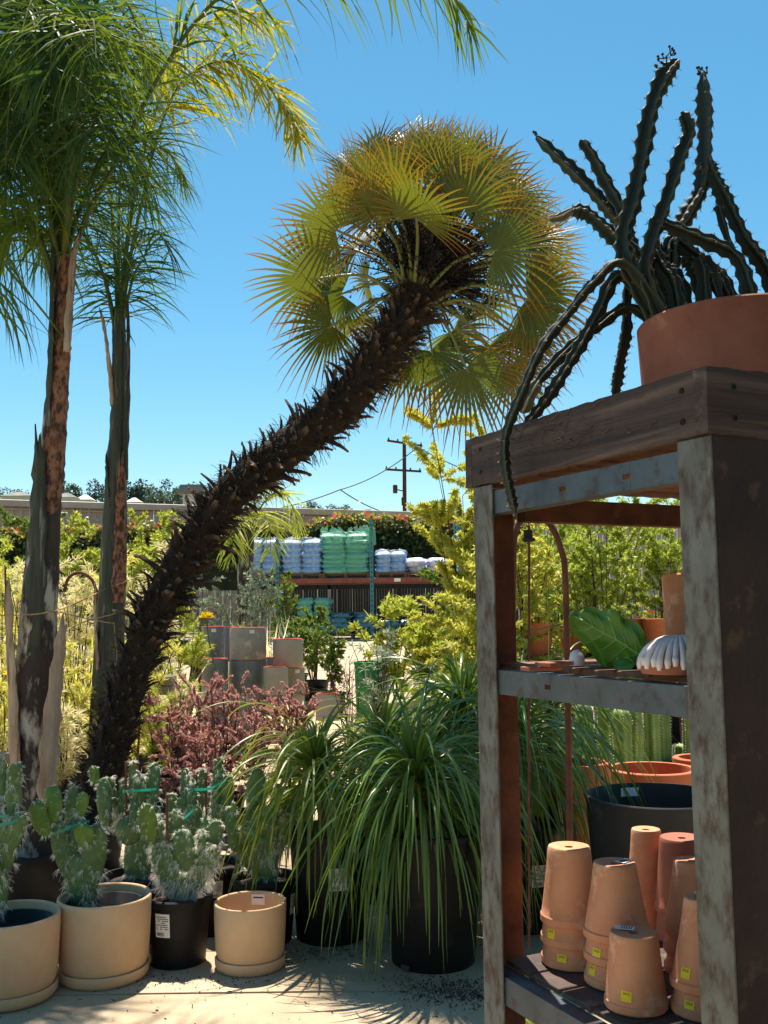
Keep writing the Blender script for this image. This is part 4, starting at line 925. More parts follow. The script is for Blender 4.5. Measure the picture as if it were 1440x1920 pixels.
def stub_mesh(seed):
    r_ = np.random.default_rng(seed); K = 6; V = []; t = []
    L = .098; w0 = .040; tw = r_.normal(0,.25)
    for k in range(K):
        s = k/(K-1); wd = w0*(1-.45*s)*(1+.1*r_.normal()); th = .016*(1-.45*s); x = s*L; z = .012*s+.022*s*s
        a = tw*s
        for (yy, zz) in ((-1,0),(-.45,.8),(.45,.8),(1,0),(0,-.55)): V.append((x+(r_.uniform(-.012,.008) if k == K-1 else 0), (yy*wd/2)*math.cos(a)-zz*th*math.sin(a), z+zz*th*math.cos(a)+yy*wd/2*math.sin(a))); t.append(s)
    f = [[k*5+i, k*5+(i+1)%5, k*5+5+(i+1)%5, k*5+5+i] for k in range(K-1) for i in range(5)]+[[K*5-5+i for i in range(5)]]
    return V, f, t
SM = [stub_mesh(s) for s in range(6)]; SME = []
for V, f, t in SM:
    mb = MB(); mb.add(V, f, t); SME.append(mb.mesh('leaf_base', M_stub, smooth=False))
cand = []; s = .12; k = 0
while s < TLN-.02:
    for q in range(9):
        if rng.random() < .2: continue
        a = q*2*math.pi/9+k*.42+rng.normal(0,.2); ss = min(max(s+rng.normal(0,.016),.1),TLN-.01); j = min(TN-1, int(np.searchsorted(tl, ss))); T = Vector(TT[j]); x, y = frame(T)
        d = x*math.cos(a)+y*math.sin(a); el = rng.uniform(.2,1.25) if ss/TLN > .32 else rng.uniform(.2,.6)
        X = (T*math.cos(el)+d*math.sin(el)).normalized(); Yv = T.cross(d).normalized(); Z = X.cross(Yv)
        if Z.dot(d) < 0: Yv = -Yv; Z = X.cross(Yv)
        M = Matrix((X, Yv, Z)).transposed().to_4x4(); sc_ = rng.choice([.5,.8,1.0,1.25,1.6], p=[.2,.25,.25,.2,.1])*rng.uniform(.85,1.15)*(.92 if ss/TLN > .3 else .68)
        p = Vector(TP[j])+d*trad[j]*.9; view = (Vector((0,0,1.5))-p).normalized()
        cand.append((d.dot(view)+(.35 if ss/TLN > .3 else 0), Matrix.Translation(p) @ M @ Matrix.Scale(sc_, 4), int(rng.integers(0,6))))
    s += .036; k += 1
cand.sort(key=lambda c: -c[0]); rest = MB()
for i, (sc_, M, v) in enumerate(cand):
    if i < 290: inst('leaf_base', SME[v], M, palm)
    else:
        V, f, t = SM[v]; Vn = np.array(V) @ np.array(M.to_3x3()).T+np.array(M.translation); rest.add(Vn, f, t)
rest.build('leaf_base_cover', M_stub, palm, smooth=False, kind='stuff')
n = 6500; jj = rng.integers(4, TN, n); d = sph(rng, n); d = nrm(d-TT[jj]*np.sum(d*TT[jj],1,keepdims=True)); P0 = TP[jj]+d*trad[jj][:,None]*1.0
P = droop(P0, d+TT[jj]*.5+rng.normal(0,.5,(n,3)), rng.uniform(.03,.12,n), .25, 5, rng, .15); S, _ = sides(P, rng); mb = MB(); ribbons(mb, P, .003, S); mb.build('fibre', M_fibre, palm, kind='stuff')
# crown
CC = Vector(TP[-1]); AX = Vector(TT[-1]); ax_x, ax_y = frame(AX)
def fan_leaf(H, d, nvec, Rr, seed, nseg=34, half=112, sag=.1):
    r_ = np.random.default_rng(seed); d = Vector(d).normalized(); n_ = Vector(nvec); n_ = (n_-d*n_.dot(d)).normalized(); s = d.cross(n_)
    th = np.radians(np.linspace(-half, half, nseg)); dth = th[1]-th[0]
    D = np.cos(th)[:,None]*np.array(d)+np.sin(th)[:,None]*np.array(s)
    Ls = Rr*(1-.22*(np.abs(th)/th[-1])**2)*r_.uniform(.92,1.05,nseg); K = 8; rr = np.array([.02,.15,.3,.45,.58,.72,.87,1.0])
    cup = .16                               # the blade is a shallow cone folded toward its upper face
    P = np.array(H)+Ls[:,None,None]*rr[None,:,None]*D[:,None,:]+np.array(n_)*(cup*Ls[:,None]*(rr**1.4)*np.abs(np.sin(th))[:,None])[...,None]
    P[:,:,2] -= sag*Ls[:,None]*rr**3*r_.uniform(.5,1.7,(nseg,1)); P += (r_.normal(0,.02,(nseg,1,3))*(rr[None,:,None]**4))*Rr*1.5
    Wd = np.minimum(rr*dth*1.02, .42*dth)*np.interp(rr, [0,.42,1], [1,1,.10]); Wd = Wd[None,:]*Ls[:,None]
    S, N = sides(P, r_, np.array(n_)[None,None,:]*np.ones((nseg,1,1))); mb = MB(); ribbons(mb, P, Wd, S, N, .28); return mb
leafspec = []
FN = Vector((.12, .72, .55)).normalized()     # the crown tips away from the camera: blades are seen from below
hubs = [(780,408,5.30),(629,431,5.55),(926,471,5.42),(988,561,5.62),(591,526,5.72),(622,611,5.85),(874,691,5.85),(964,615,5.78),(808,658,5.95),(954,691,5.98),(640,552,5.9),
        (655,385,5.7),(690,350,5.6),(740,335,5.6),(800,322,5.6),(850,330,5.6),(895,350,5.6),(935,385,5.65),(965,430,5.7),(1000,490,5.75),(1005,545,5.9),(985,640,6.0),
        (675,335,5.95),(720,310,5.95),(770,300,5.95),(820,300,5.95),(870,310,5.95),(915,330,5.95),(955,370,6.0),(630,400,6.0),(985,455,5.65),(870,395,5.45),(700,405,5.5),
        (700,300,6.2),(760,285,6.2),(820,285,6.2),(880,300,6.2),(930,340,6.2),(975,400,6.2),(1005,470,6.2),(650,350,6.2),(840,360,5.5),(740,380,5.45),(1010,590,6.05),
        (670,470,6.25),(690,530,6.3),(720,620,6.25),(740,430,6.35),(800,400,6.35),(850,430,6.35),(890,500,6.3),(900,570,6.3),(850,620,6.25),(915,650,6.15),(760,680,6.15),(665,600,6.2),(610,455,6.05)]
for i, (x, y, Y) in enumerate(hubs):
    H = at(x, y, Y); r_ = np.random.default_rng(500+i); d = (H-CC); L = d.length; dn = d.normalized()
    dd = dn+Vector((0,.05,-.22 if y > 560 else -.02))+Vector(r_.normal(0,.14,3))
    nv = FN+dn*(-.15)+Vector(r_.normal(0,.30 if i < 11 else .42,3))
    lf = fan_leaf(H, dd, nv, (r_.uniform(.39,.46) if i < 11 else r_.uniform(.31,.42)), 600+i, nseg=34, half=r_.uniform(100,128), sag=.14 if y < 560 else .24).build('leaf', M_fan, palm)
    mid = CC+d*.5+Vector((0,0,.05)); mb = MB(); base = CC-AX*r_.uniform(.02,.16)+dn*.05
    tube(mb, cat_rom([base, mid, H+dd.normalized()*.03], 9), np.linspace(.014,.0065,9), 6); mb.build('petiole', M_fanpet, lf)
for i in range(14):                             # dry flower brushes deep in the crown
    r_ = np.random.default_rng(700+i); a = 2*math.pi*i/14; d = (AX*.9+FN*.5+(ax_x*math.cos(a)+ax_y*math.sin(a))*.8).normalized(); b0 = np.array(CC+d*.06)
    nb = 46; D = nrm(np.array(d)+r_.normal(0,.42,(nb,3))); P = droop(np.repeat(b0[None],nb,0), D, r_.uniform(.25,.54,nb), .05, 7, r_, .1); S,_ = sides(P, r_); mb = MB(); ribbons(mb, P, .008, S)
    kk = r_.integers(0, nb, 900); q = P[kk, r_.integers(2,7,900)]+r_.normal(0,.012,(900,3)); leaves(mb, q, sph(r_,900), .022, .011, r_, lite=True); mb.build('dry_flower_stalk', M_inflor, palm)

# ------------------------------------------------------------------ two feather palms at the left
def frond(root, pts, L, n, seed, m, w_=.016, g=.10, r0=.016, t0=.12, ang=.75, plum=.5, tipk=.45):
    n = int(n*1.05); w_ = w_*.85; L = L*1.1; r_ = np.random.default_rng(seed); P = cat_rom([at(*p) for p in pts], 60); mb = MB(); tube(mb, P, np.linspace(r0, .003, 60), 7); fr = mb.build('frond', M_rachis, root)
    T = nrm(np.gradient(P, axis=0)); u = r_.uniform(t0, 1, n)**.9; j = (u*59).astype(int); t = T[j]
    sgn = r_.choice([-1,1], n)[:,None]; sd_ = nrm(np.cross(t, np.array([0,0,1.0])+r_.normal(0,.05,(n,3)))); upv = nrm(np.cross(sd_, t))
    D = nrm(t*ang+sd_*sgn*(1-.1*plum)+upv*r_.uniform(-plum, plum, n)[:,None]+r_.normal(0,.2,(n,3)))
    Ls = L*np.interp(u, [0,.15,.5,.85,1], [.6,1,1,.75,tipk])*r_.uniform(.8,1.1,n)
    Q = droop(P[j], D, Ls, g*r_.uniform(.2,2.0,n), 7, r_, .06); S, N = sides(Q, r_, r_.normal(0,1,(n,1,3))); ml = MB()
    ribbons(ml, Q, w_*np.array([.55,1,1,.9,.7,.4,.06])*r_.uniform(.7,1.15,(n,1)), S, N, .16); ml.build('leaflets', m, fr); return fr
def trunk_mesh(root, pts, rads, m, seed, name='trunk', n=16, rough_=.03):
    r_ = np.random.default_rng(seed); P = cat_rom([at(*p) for p in pts], 70); ro = 1+r_.normal(0, rough_, (70, n)); mb = MB(); tube(mb, P, np.interp(np.linspace(0,1,70), np.linspace(0,1,len(rads)), rads), n, True, lambda j, ph: ro[j]); mb.build(name, m, root); return P
def sheath(root, P, side, w_, m, seed, name='leaf_sheath', off=.03, curl=.5):
    """a split leaf base that clasps the trunk: a curved slab with thickness"""
    r_ = np.random.default_rng(seed); P = np.asarray(P); k = len(P); T = nrm(np.gradient(P, axis=0)); sd_ = np.array(side, float); V = []; nv = 7
    jag = r_.uniform(.80,1.0,nv); Pc = P
    for e in (0, .006):
        for i in range(k):
            s = nrm(np.cross(T[i], sd_)); dd = nrm(np.cross(s, T[i])); ww = w_*np.interp(i/(k-1), [0,.2,.8,1], [.8,1,.55,.3])
            for j in range(nv):
                a = (j/(nv-1)*2-1); x_ = i*jag[j]; i0 = min(int(x_), k-2); V.append(P[i0]+(P[i0+1]-P[i0])*(x_-i0)+dd*(off-e-curl*ww*a*a*.8)+s*a*ww*(1+.15*math.sin(i*1.7+seed))+r_.normal(0,.0028,3))
    q = k*nv; f = [[i*nv+j, i*nv+j+1, (i+1)*nv+j+1, (i+1)*nv+j] for i in range(k-1) for j in range(nv-1)]; f2 = [[x+q for x in ff[::-1]] for ff in f]
    ed = [[i*nv, (i+1)*nv, q+(i+1)*nv, q+i*nv] for i in range(k-1)]+[[(i+1)*nv-1+nv, (i+1)*nv-1, q+(i+1)*nv-1, q+(i+1)*nv-1+nv] for i in range(k-1)]+[[(k-1)*nv+j, (k-1)*nv+j+1, q+(k-1)*nv+j+1, q+(k-1)*nv+j] for j in range(nv-1)]
    mb = MB(); mb.add(V, f+f2+ed); return mb.build(name, m, root)
def path(pts, n=22): return cat_rom([at(*p) for p in pts], n)
YA, YB = 5.3, 7.6
gA = gxy(55, YA); pa = thing('feather_palm', 'feather palm with peeling trunk at the left edge', 'palm', gA, 'feather palms at the left')
pot_obj('p',0,0,gA,.24,.275,.30,None,lip=.012,liph=.04).build('pot', M_black, pa, autos=35); add_soil(pa, gA, .26, .265, np.random.default_rng(4))
trunk_mesh(pa, [(58,1600,YA),(62,1480,YA),(66,1300,YA),(76,1100,YA),(92,900,YA),(106,740,YA),(116,600,YA),(124,480,YA)], [.12,.112,.105,.092,.068,.056,.05,.046], M_bark, 1)
trunk_mesh(pa, [(80,1000,YA-.012),(96,900,YA-.012),(109,740,YA-.012),(119,600,YA-.012),(128,480,YA-.012)], [.06,.066,.054,.048,.044], M_bark_net, 2, 'netted_bark', rough_=.05)
sheath(pa, path([(62,1240,YA-.05),(70,1100,YA-.05),(78,960,YA-.05),(80,860,YA-.05),(78,786,YA-.05)]), (-.35,-1,0), .068, M_sheath, 3, off=.05)
sheath(pa, path([(44,1500,YA-.05),(40,1400,YA-.06),(38,1300,YA-.06),(32,1150,YA-.06),(31,1060,YA-.06)]), (-.7,-.7,0), .06, M_sheath_w, 4, off=.06)
sheath(pa, path([(82,1500,YA-.07),(88,1400,YA-.08),(98,1290,YA-.08),(108,1200,YA-.08),(118,1138,YA-.08)]), (.7,-.7,0), .055, M_sheath_w, 5, off=.05)
sheath(pa, path([(92,800,YA-.05),(98,640,YA-.05),(102,500,YA-.05),(106,380,YA-.05)]), (-.8,-.6,0), .030, M_sheath, 6, off=.02)
sheath(pa, path([(124,660,YA-.06),(130,560,YA-.06),(137,480,YA-.06),(150,430,YA-.06)]), (.7,-.7,0), .022, M_sheath_w, 7, off=.015)
gB = gxy(195, YB); pb = thing('feather_palm', 'slimmer feather palm behind the leaning trunk', 'palm', gB, 'feather palms at the left')
pot_obj('p',0,0,gB,.22,.25,.30,None,lip=.012,liph=.04).build('pot', M_black, pb, autos=35)
trunk_mesh(pb, [(190,1560,YB),(200,1300,YB),(210,1120,YB),(216,950,YB),(222,800,YB),(224,680,YB),(222,580,YB)], [.13,.113,.105,.09,.066,.058,.05], M_sheath, 8)
sheath(pb, path([(222,1130,YB-.06),(224,1040,YB-.06),(226,940,YB-.06),(228,840,YB-.06)]), (.3,-1,0), .055, M_bark_net, 9, off=.055)
sheath(pb, path([(196,1290,YB-.05),(194,1220,YB-.06),(191,1150,YB-.07),(192,1090,YB-.07)]), (-.8,-.5,0), .03, M_sheath_w, 10, off=.06)
sheath(pb, path([(212,980,YB-.05),(208,900,YB-.05),(207,842,YB-.05)]), (-.7,-.7,0), .022, M_sheath, 11, off=.04)
sheath(pb, path([(212,760,YB-.03),(207,690,YB-.03),(199,620,YB-.03),(190,575,YB-.03)]), (-.7,-.7,0), .028, M_sheath_w, 12, off=.02)
sheath(pb, path([(232,900,YB-.05),(236,760,YB-.05),(237,640,YB-.05),(235,560,YB-.05)]), (.8,-.6,0), .026, M_sheath, 13, off=.03)
# fronds of the first palm
frond(pa, [(130,500,YA),(165,400,YA),(215,310,YA-.05),(300,140,YA-.1),(400,5,YA-.15),(540,-75,YA-.2),(700,-85,YA-.25),(830,-25,YA-.3),(890,60,YA-.3)], .60, 150, 1, M_feather, t0=.28, g=.2, plum=.35, w_=.019)
frond(pa, [(122,500,YA),(125,300,YA),(130,100,YA),(150,-80,YA),(230,-190,YA),(350,-180,YA),(450,-90,YA)], .52, 240, 2, M_feather_d, g=.2, t0=.2)
frond(pa, [(112,500,YA),(105,320,YA-.05),(90,140,YA-.15),(60,0,YA-.3),(10,-70,YA-.5),(-60,-30,YA-.7)], .55, 260, 3, M_feather_d, g=.22, t0=.12)
frond(pa, [(116,500,YA),(118,330,YA-.1),(120,180,YA-.3),(118,70,YA-.55),(110,20,YA-.8),(100,60,YA-1.05),(92,160,YA-1.2)], .5, 260, 4, M_feather_d, g=.3, t0=.2)
frond(pa, [(108,520,YA),(90,380,YA),(60,260,YA),(20,180,YA),(-30,170,YA),(-80,240,YA)], .52, 230, 5, M_feather, g=.22, t0=.08)
frond(pa, [(105,560,YA),(80,460,YA+.1),(50,400,YA+.15),(15,400,YA+.2),(-20,460,YA+.2),(-40,560,YA+.2)], .45, 190, 6, M_feather, g=.22, t0=.08)
frond(pa, [(120,500,YA),(130,350,YA+.2),(150,220,YA+.4),(190,120,YA+.55),(240,80,YA+.65),(290,110,YA+.7)], .5, 220, 7, M_feather, g=.2, t0=.1)
frond(pa, [(118,480,YA),(112,260,YA+.1),(95,80,YA+.2),(60,-80,YA+.3),(0,-160,YA+.3)], .55, 240, 8, M_feather_d, g=.2, t0=.1)
frond(pa, [(118,500,YA),(120,330,YA+.3),(125,190,YA+.7),(130,100,YA+1.0),(140,80,YA+1.3),(150,130,YA+1.5)], .5, 240, 14, M_feather_d, g=.26, t0=.1)
frond(pa, [(112,520,YA),(85,350,YA-.15),(62,220,YA-.3),(40,140,YA-.45),(25,150,YA-.6),(14,240,YA-.7),(10,340,YA-.75)], .48, 220, 15, M_feather_d, g=.3, t0=.15)
XF = [[(116,520,0),(96,420,-.1),(70,330,-.2),(46,280,-.3),(24,290,-.4),(8,360,-.45)],[(118,510,0),(132,400,-.1),(152,300,-.25),(172,230,-.4),(190,230,-.55),(204,300,-.65)],
 [(114,520,0),(100,380,.1),(78,250,.2),(48,150,.3),(10,110,.35),(-30,140,.4)],[(118,500,0),(126,340,.1),(140,180,.15),(165,50,.2),(200,-20,.2),(240,10,.2),(268,90,.2)],
 [(120,500,0),(122,300,-.2),(110,130,-.45),(90,20,-.7),(66,-10,-.95),(40,60,-1.15)],[(118,520,0),(140,420,.2),(175,330,.35),(215,280,.45),(250,290,.5),(280,350,.5)],
 [(108,540,0),(84,470,-.05),(52,420,-.1),(22,430,-.2),(2,500,-.25),(-8,590,-.3)],[(116,500,0),(108,300,0),(92,120,0),(70,-20,0),(36,-90,-.05),(-10,-80,-.1)],
 [(118,500,0),(124,280,.25),(136,90,.5),(160,-40,.7),(200,-90,.8)],[(118,500,0),(132,330,-.3),(150,170,-.6),(165,60,-.85),(175,40,-1.05),(180,110,-1.2)]]
for k, f_ in enumerate(XF): frond(pa, [(x, y, YA+d) for x, y, d in f_], .72, 84, 60+k, M_feather_d if k % 3 else M_feather, g=.26, t0=.12, w_=.013)
# fronds of the second palm
frond(pb, [(228,600,YB),(245,480,YB),(268,370,YB),(300,240,YB),(345,150,YB-.05),(420,115,YB-.1),(490,150,YB-.15),(540,210,YB-.2),(562,262,YB-.2)], 0.57, 220, 21, M_feather_y, t0=.38, g=.13, plum=.7, w_=.023)
frond(pb, [(226,600,YB),(240,450,YB),(265,300,YB),(310,160,YB),(370,60,YB),(450,20,YB+.1),(530,50,YB+.1)], 0.57, 200, 22, M_feather_y, t0=.3, g=.16, plum=.6)
frond(pb, [(220,600,YB),(215,480,YB),(205,350,YB),(180,220,YB),(140,120,YB),(90,80,YB),(40,110,YB)], 0.60, 230, 23, M_feather, t0=.1, g=.2)
frond(pb, [(224,600,YB),(236,520,YB-.1),(250,460,YB-.25),(270,430,YB-.4),(300,440,YB-.5),(330,500,YB-.55)], 0.46, 60, 24, M_feather_d, t0=.05, g=.14)
frond(pb, [(222,600,YB),(222,470,YB+.1),(225,340,YB+.2),(240,210,YB+.3),(280,130,YB+.4),(330,130,YB+.5)], 0.57, 220, 25, M_feather, t0=.1, g=.18)
frond(pb, [(218,610,YB),(195,520,YB-.05),(165,450,YB-.1),(130,420,YB-.2),(95,440,YB-.3),(70,500,YB-.3)], 0.53, 90, 26, M_feather_d, t0=.08, g=.18)
frond(pb, [(226,590,YB),(232,500,YB),(245,400,YB),(262,320,YB),(290,280,YB),(320,290,YB),(345,340,YB)], 0.57, 90, 27, M_feather, t0=.1, g=.2)
frond(pb, [(216,620,YB),(208,580,YB-.05),(200,545,YB-.1),(194,520,YB-.15),(190,510,YB-.25)], 0.46, 45, 28, M_feather_d, t0=.05, g=.12, ang=.3)
frond(pb, [(232,600,YB),(240,560,YB-.05),(250,520,YB-.1),(262,495,YB-.15),(276,490,YB-.2)], 0.48, 55, 29, M_feather_d, t0=.0, g=.12, ang=.4)
# twine tied from trunk to trunk
def twine(pts, lb, r=.004):
    mb = MB(); P = path(pts, 40); rr = np.random.default_rng(len(lb)); tube(mb, P+rr.normal(0,.0008,P.shape), r, 6); mb.build('twine', M_twine, label=lb, cat='rope', group='twine tied round the palms')
twine([(-20,1154,YA-.2),(40,1153,YA-.19),(78,1150,YA-.17),(104,1146,YA-.12),(150,1157,YA+1.2),(205,1168,YB-.17),(212,1168,YB-.17)], 'lower jute twine running from the left edge across both feather palm trunks')
twine([(104,1146,YA-.11),(150,1128,YA+1.2),(190,1108,YB-.15),(236,1090,YB-.16),(250,1085,YB-.05)], 'upper jute twine rising from the left trunk to the slim palm')
twine([(110,1190,YA-.05),(160,1165,YA+1.2),(215,1150,YB-.17),(260,1125,YB-.3),(330,1090,6.2),(350,1085,5.95)], 'jute twine from the left trunk past the slim palm to the leaning trunk')
twine([(214,1166,YB-.18),(216,1200,YB-.18),(219,1230,YB-.17),(214,1262,YB-.17)], 'loose twine tail hanging on the slim palm trunk', .003)

# ------------------------------------------------------------------ ponytail palms
def ponytail(label, px_, Y, rpx, hpx, crown_py, n, L, seed, m, label_at=None, top_n=24, lean=0, wd=.014, spread=1.0, m2=None):
    root, c = potted('ponytail_palm', label, 'plant', px_, Y, rpx, hpx, M_black if Y < 4.4 else M_grey_pl if False else M_black, 'ponytail palms in black pots')
    r_ = np.random.default_rng(seed); top = at(px_+lean, crown_py, Y)
    P = cat_rom([c, c+(top-c)*.25, c+(top-c)*.6, top], 14); mb = MB(); tube(mb, P, np.interp(np.linspace(0,1,14), [0,.12,.4,1], [.085,.07,.036,.028]), 12); mb.build('trunk', M_pony_t, root)
    az = r_.uniform(0, 2*np.pi, n); el = np.interp(np.linspace(0,1,n), [0,.5,1], [.05,.6,1.15])+r_.normal(0,.15,n)
    D = np.stack([np.cos(az)*np.cos(el), np.sin(az)*np.cos(el), np.sin(el)], 1); P0 = np.array(top)+np.c_[np.cos(az)*.025, np.sin(az)*.025, np.linspace(-.12,.06,n)]
    Q = droop(P0, D, L*r_.uniform(.7,1.15,n), (.24+.07*r_.normal(0,1,n).clip(-1.2,2))*spread, 14, r_, .03)
    S, N = sides(Q, r_, np.array([0,0,1.0])+r_.normal(0,.35,(n,1,3))); mb = MB(); pr = np.interp(np.linspace(0,1,14), [0,.15,.6,.9,1], [.8,1,.75,.35,.05])
    ribbons(mb, Q, wd*pr*r_.uniform(.75,1.2,(n,1)), S, N, .15); mb.build('foliage', m, root)
    if top_n:
        az = r_.uniform(0,2*np.pi,top_n); D = np.stack([np.cos(az)*.22, np.sin(az)*.22, np.ones(top_n)], 1)
        Q = droop(np.repeat(np.array(top)[None],top_n,0), D, L*r_.uniform(.22,.40,top_n), .05, 10, r_, .02); S, N = sides(Q, r_); mb = MB(); ribbons(mb, Q, wd*1.25*np.linspace(1,.1,10)**.6*np.ones((top_n,1)), S, N, .2); mb.build('young_foliage', m2 or m, root)
    if label_at:
        r0 = rpx*m_px(Y); g = gxy(px_, Y); cyl_label(root, g, r0*.82, r0, hpx*m_px(Y), math.atan2(-g.y,-g.x)+label_at[0], label_at[1], .085, .1, r_)
    return root
g = onz(803, 1800, 0)
ponytail('ponytail palm with deep green leaves in the largest black pot at centre', 803, g.y, 92, 232, 1462, 320, .76, 31, M_pony, top_n=44, lean=-22, wd=.0145)
mb = MB()                                         # drain holes moulded at the foot of the pot
gp = bpy.data.objects['ponytail_palm']
for a in (-.55, .62):
    aa = math.atan2(-g.y,-g.x)+a; r0 = 92*m_px(g.y)*.83; q = Vector((g.x+r0*math.cos(aa), g.y+r0*math.sin(aa), .022)); mb = MB(); box(mb, q, (.012,.04,.022), Matrix.Rotation(aa,4,'Z'), .003); mb.build('drain_slot', M_ink, gp, smooth=False)
ponytail('ponytail palm with arching lighter leaves in labelled black pot left of the centre one', 618, 4.78, 76, 190, 1440, 240, .64, 32, M_pony_l, label_at=(.18,.30), top_n=26, lean=-28, wd=.0155)
ponytail('ponytail palm in labelled black pot behind the far rack post', 972, 4.9, 70, 180, 1390, 240, .84, 33, M_pony, label_at=(.45,.27), lean=-5, wd=.014)
ponytail('ponytail palm standing behind the centre one', 868, 5.7, 72, 190, 1330, 260, .85, 34, M_pony, lean=0, wd=.018, top_n=40)
ponytail('small ponytail palm between the two front ones', 705, 5.4, 60, 150, 1400, 170, .70, 35, M_pony_l, lean=10, wd=.014)
ponytail('dense ponytail palm farthest right behind the black tub', 1030, 5.6, 60, 150, 1330, 200, .8, 36, M_pony, wd=.012)

# ------------------------------------------------------------------ bronze shrubs
for i, (px_, Y, top_, w_, lb) in enumerate(((335,6.6,1300,.20,'bronze leaved shrub beside the leaning trunk'),(418,6.8,1288,.20,'bronze leaved shrub in the middle of the red row'),(478,6.4,1305,.19,'bronze leaved shrub left of the arching ponytail palm'),(548,6.9,1300,.18,'thin bronze shrub below the pale cement planters'),(375,6.3,1370,.22,'low bronze shrub at the front of the red row'),(660,6.6,1250,.10,'sparse red tipped shrub behind the ponytail palms'))):
    root, c = potted('bronze_shrub', lb, 'shrub', px_, Y, 42, 70, None, 'bronze leaved shrubs')
    H = at(px_, top_, Y).z-c.z; shrub(root, c, H*1.0, w_, 12, 13000 if i < 5 else 300, .019, .0115, M_red1, 40+i, sub=11, droopg=.0, stemr=.006, upl=.5, jit=.04, blen=.17)

# ------------------------------------------------------------------ cement planters
def cement(px_, w_, top_, bot_, Y, m, label, tagang=None):
    zt, zb = at(px_, top_, Y).z, at(px_, bot_, Y).z; r = w_/2*m_px(Y); x = at(px_, (top_+bot_)/2, Y).x; h = zt-zb-.004; root = thing('cement_planter', label, 'planter', (x, Y, zb), 'cylindrical cement planters')
    mb = MB(); lathe(mb, [(.001,0),(r*.96,0),(r*.985,.008),(r,h*.5),(r*.995,h-.006),(r*.985,h),(r*.90,h)], (x,Y,zb), 44); mb.build('body', m, root, autos=40)
    mb = MB(); lathe(mb, [(r*.94,h-.002),(r*.94,h+.008),(r*.90,h+.009),(r*.885,h-.02),(r*.87,.03),(.001,.03)], (x,Y,zb), 40); mb.build('liner', M_liner, root)
    if tagang is not None: inlab(Vector((x,Y,zb)), r+.002, zb+h-.05, -math.pi/2+tagang, .05, .035).build('label', M_white, root)
gC = float(gz(10)); yb = 1392
CP = [(465,68,1177,1237,10,M_cem,'top grey cement planter of the tall middle column',.35),(465,70,1237,1296,10,M_cem2,'dark cement planter second in the tall middle column',None),(466,70,1296,1345,10,M_cem,'third cement planter down in the tall middle column',None),(466,70,1345,1390,10,M_cem2,'lowest cement planter of the tall middle column',None),
      (402,50,1235,1279,9.8,M_cem2,'dark cement planter in the left column under the wide dark one',None),(402,51,1279,1335,9.8,M_cem,'cement planter near the foot of the left column',None),(402,51,1335,1392,9.8,M_cem2,'lowest cement planter of the left column',None),(400,44,1175,1233,10.3,M_cem2,'dark cement planter with white tag on top of the left column',.2),(426,34,1176,1240,10.7,M_cem2,'slim cement planter wedged behind the tall middle column',None),
      (540,56,1198,1250,10,M_cem3,'pale stained cement planter highest on the right column',None),(517,46,1250,1302,9.8,M_cem3,'pale cement planter under the stained one, left side',None),(549,44,1251,1299,10.2,M_cem,'grey cement planter under the stained one, right side',.5),(517,46,1302,1392,9.8,M_cem2,'tall dark cement planter at the foot of the right column',None),(549,44,1299,1388,10.2,M_cem3,'pale cement planter at the foot of the right column',None),(506,30,1233,1390,10.6,M_cem2,'narrow tall cement planter behind the right column',None),(615,46,1300,1350,8.6,M_cem3,'short pale cement planter alone on the sunlit concrete',None)]
for (a,b,c,d,e,f,lb,tg) in CP: cement(a,b,c,d,e,f,lb,tg)
for i, (px_, py_, lb) in enumerate(((310,1275,'upper grey trough beside the leaning trunk'),(308,1293,'second grey trough beside the leaning trunk'),(276,1315,'grey trough with white tag low beside the trunk'),(280,1333,'lowest grey trough with white tag beside the trunk'),(130,1420,'grey block lowest between the palm trunks'),(132,1395,'grey block on top between the palm trunks'),(8,1420,'grey block low at the left edge'))):
    q = at(px_, py_, 8.4 if i < 4 else 7.2); mb = MB(); k = 17*m_px(q.y); box(mb, q, (34*m_px(q.y), .2, k), Matrix.Rotation(.1*i,4,'Z'), .008); o = mb.build('trough', M_block, label=lb, cat='trough', group='grey troughs', smooth=False)
    if i in (2,3):
        mb = MB(); q2 = q-Vector(o.location)+Vector(o.location); box(mb, q+Vector((0,-.105,0)), (.035,.003,.03)); mb.build('label', M_white, o, smooth=False)
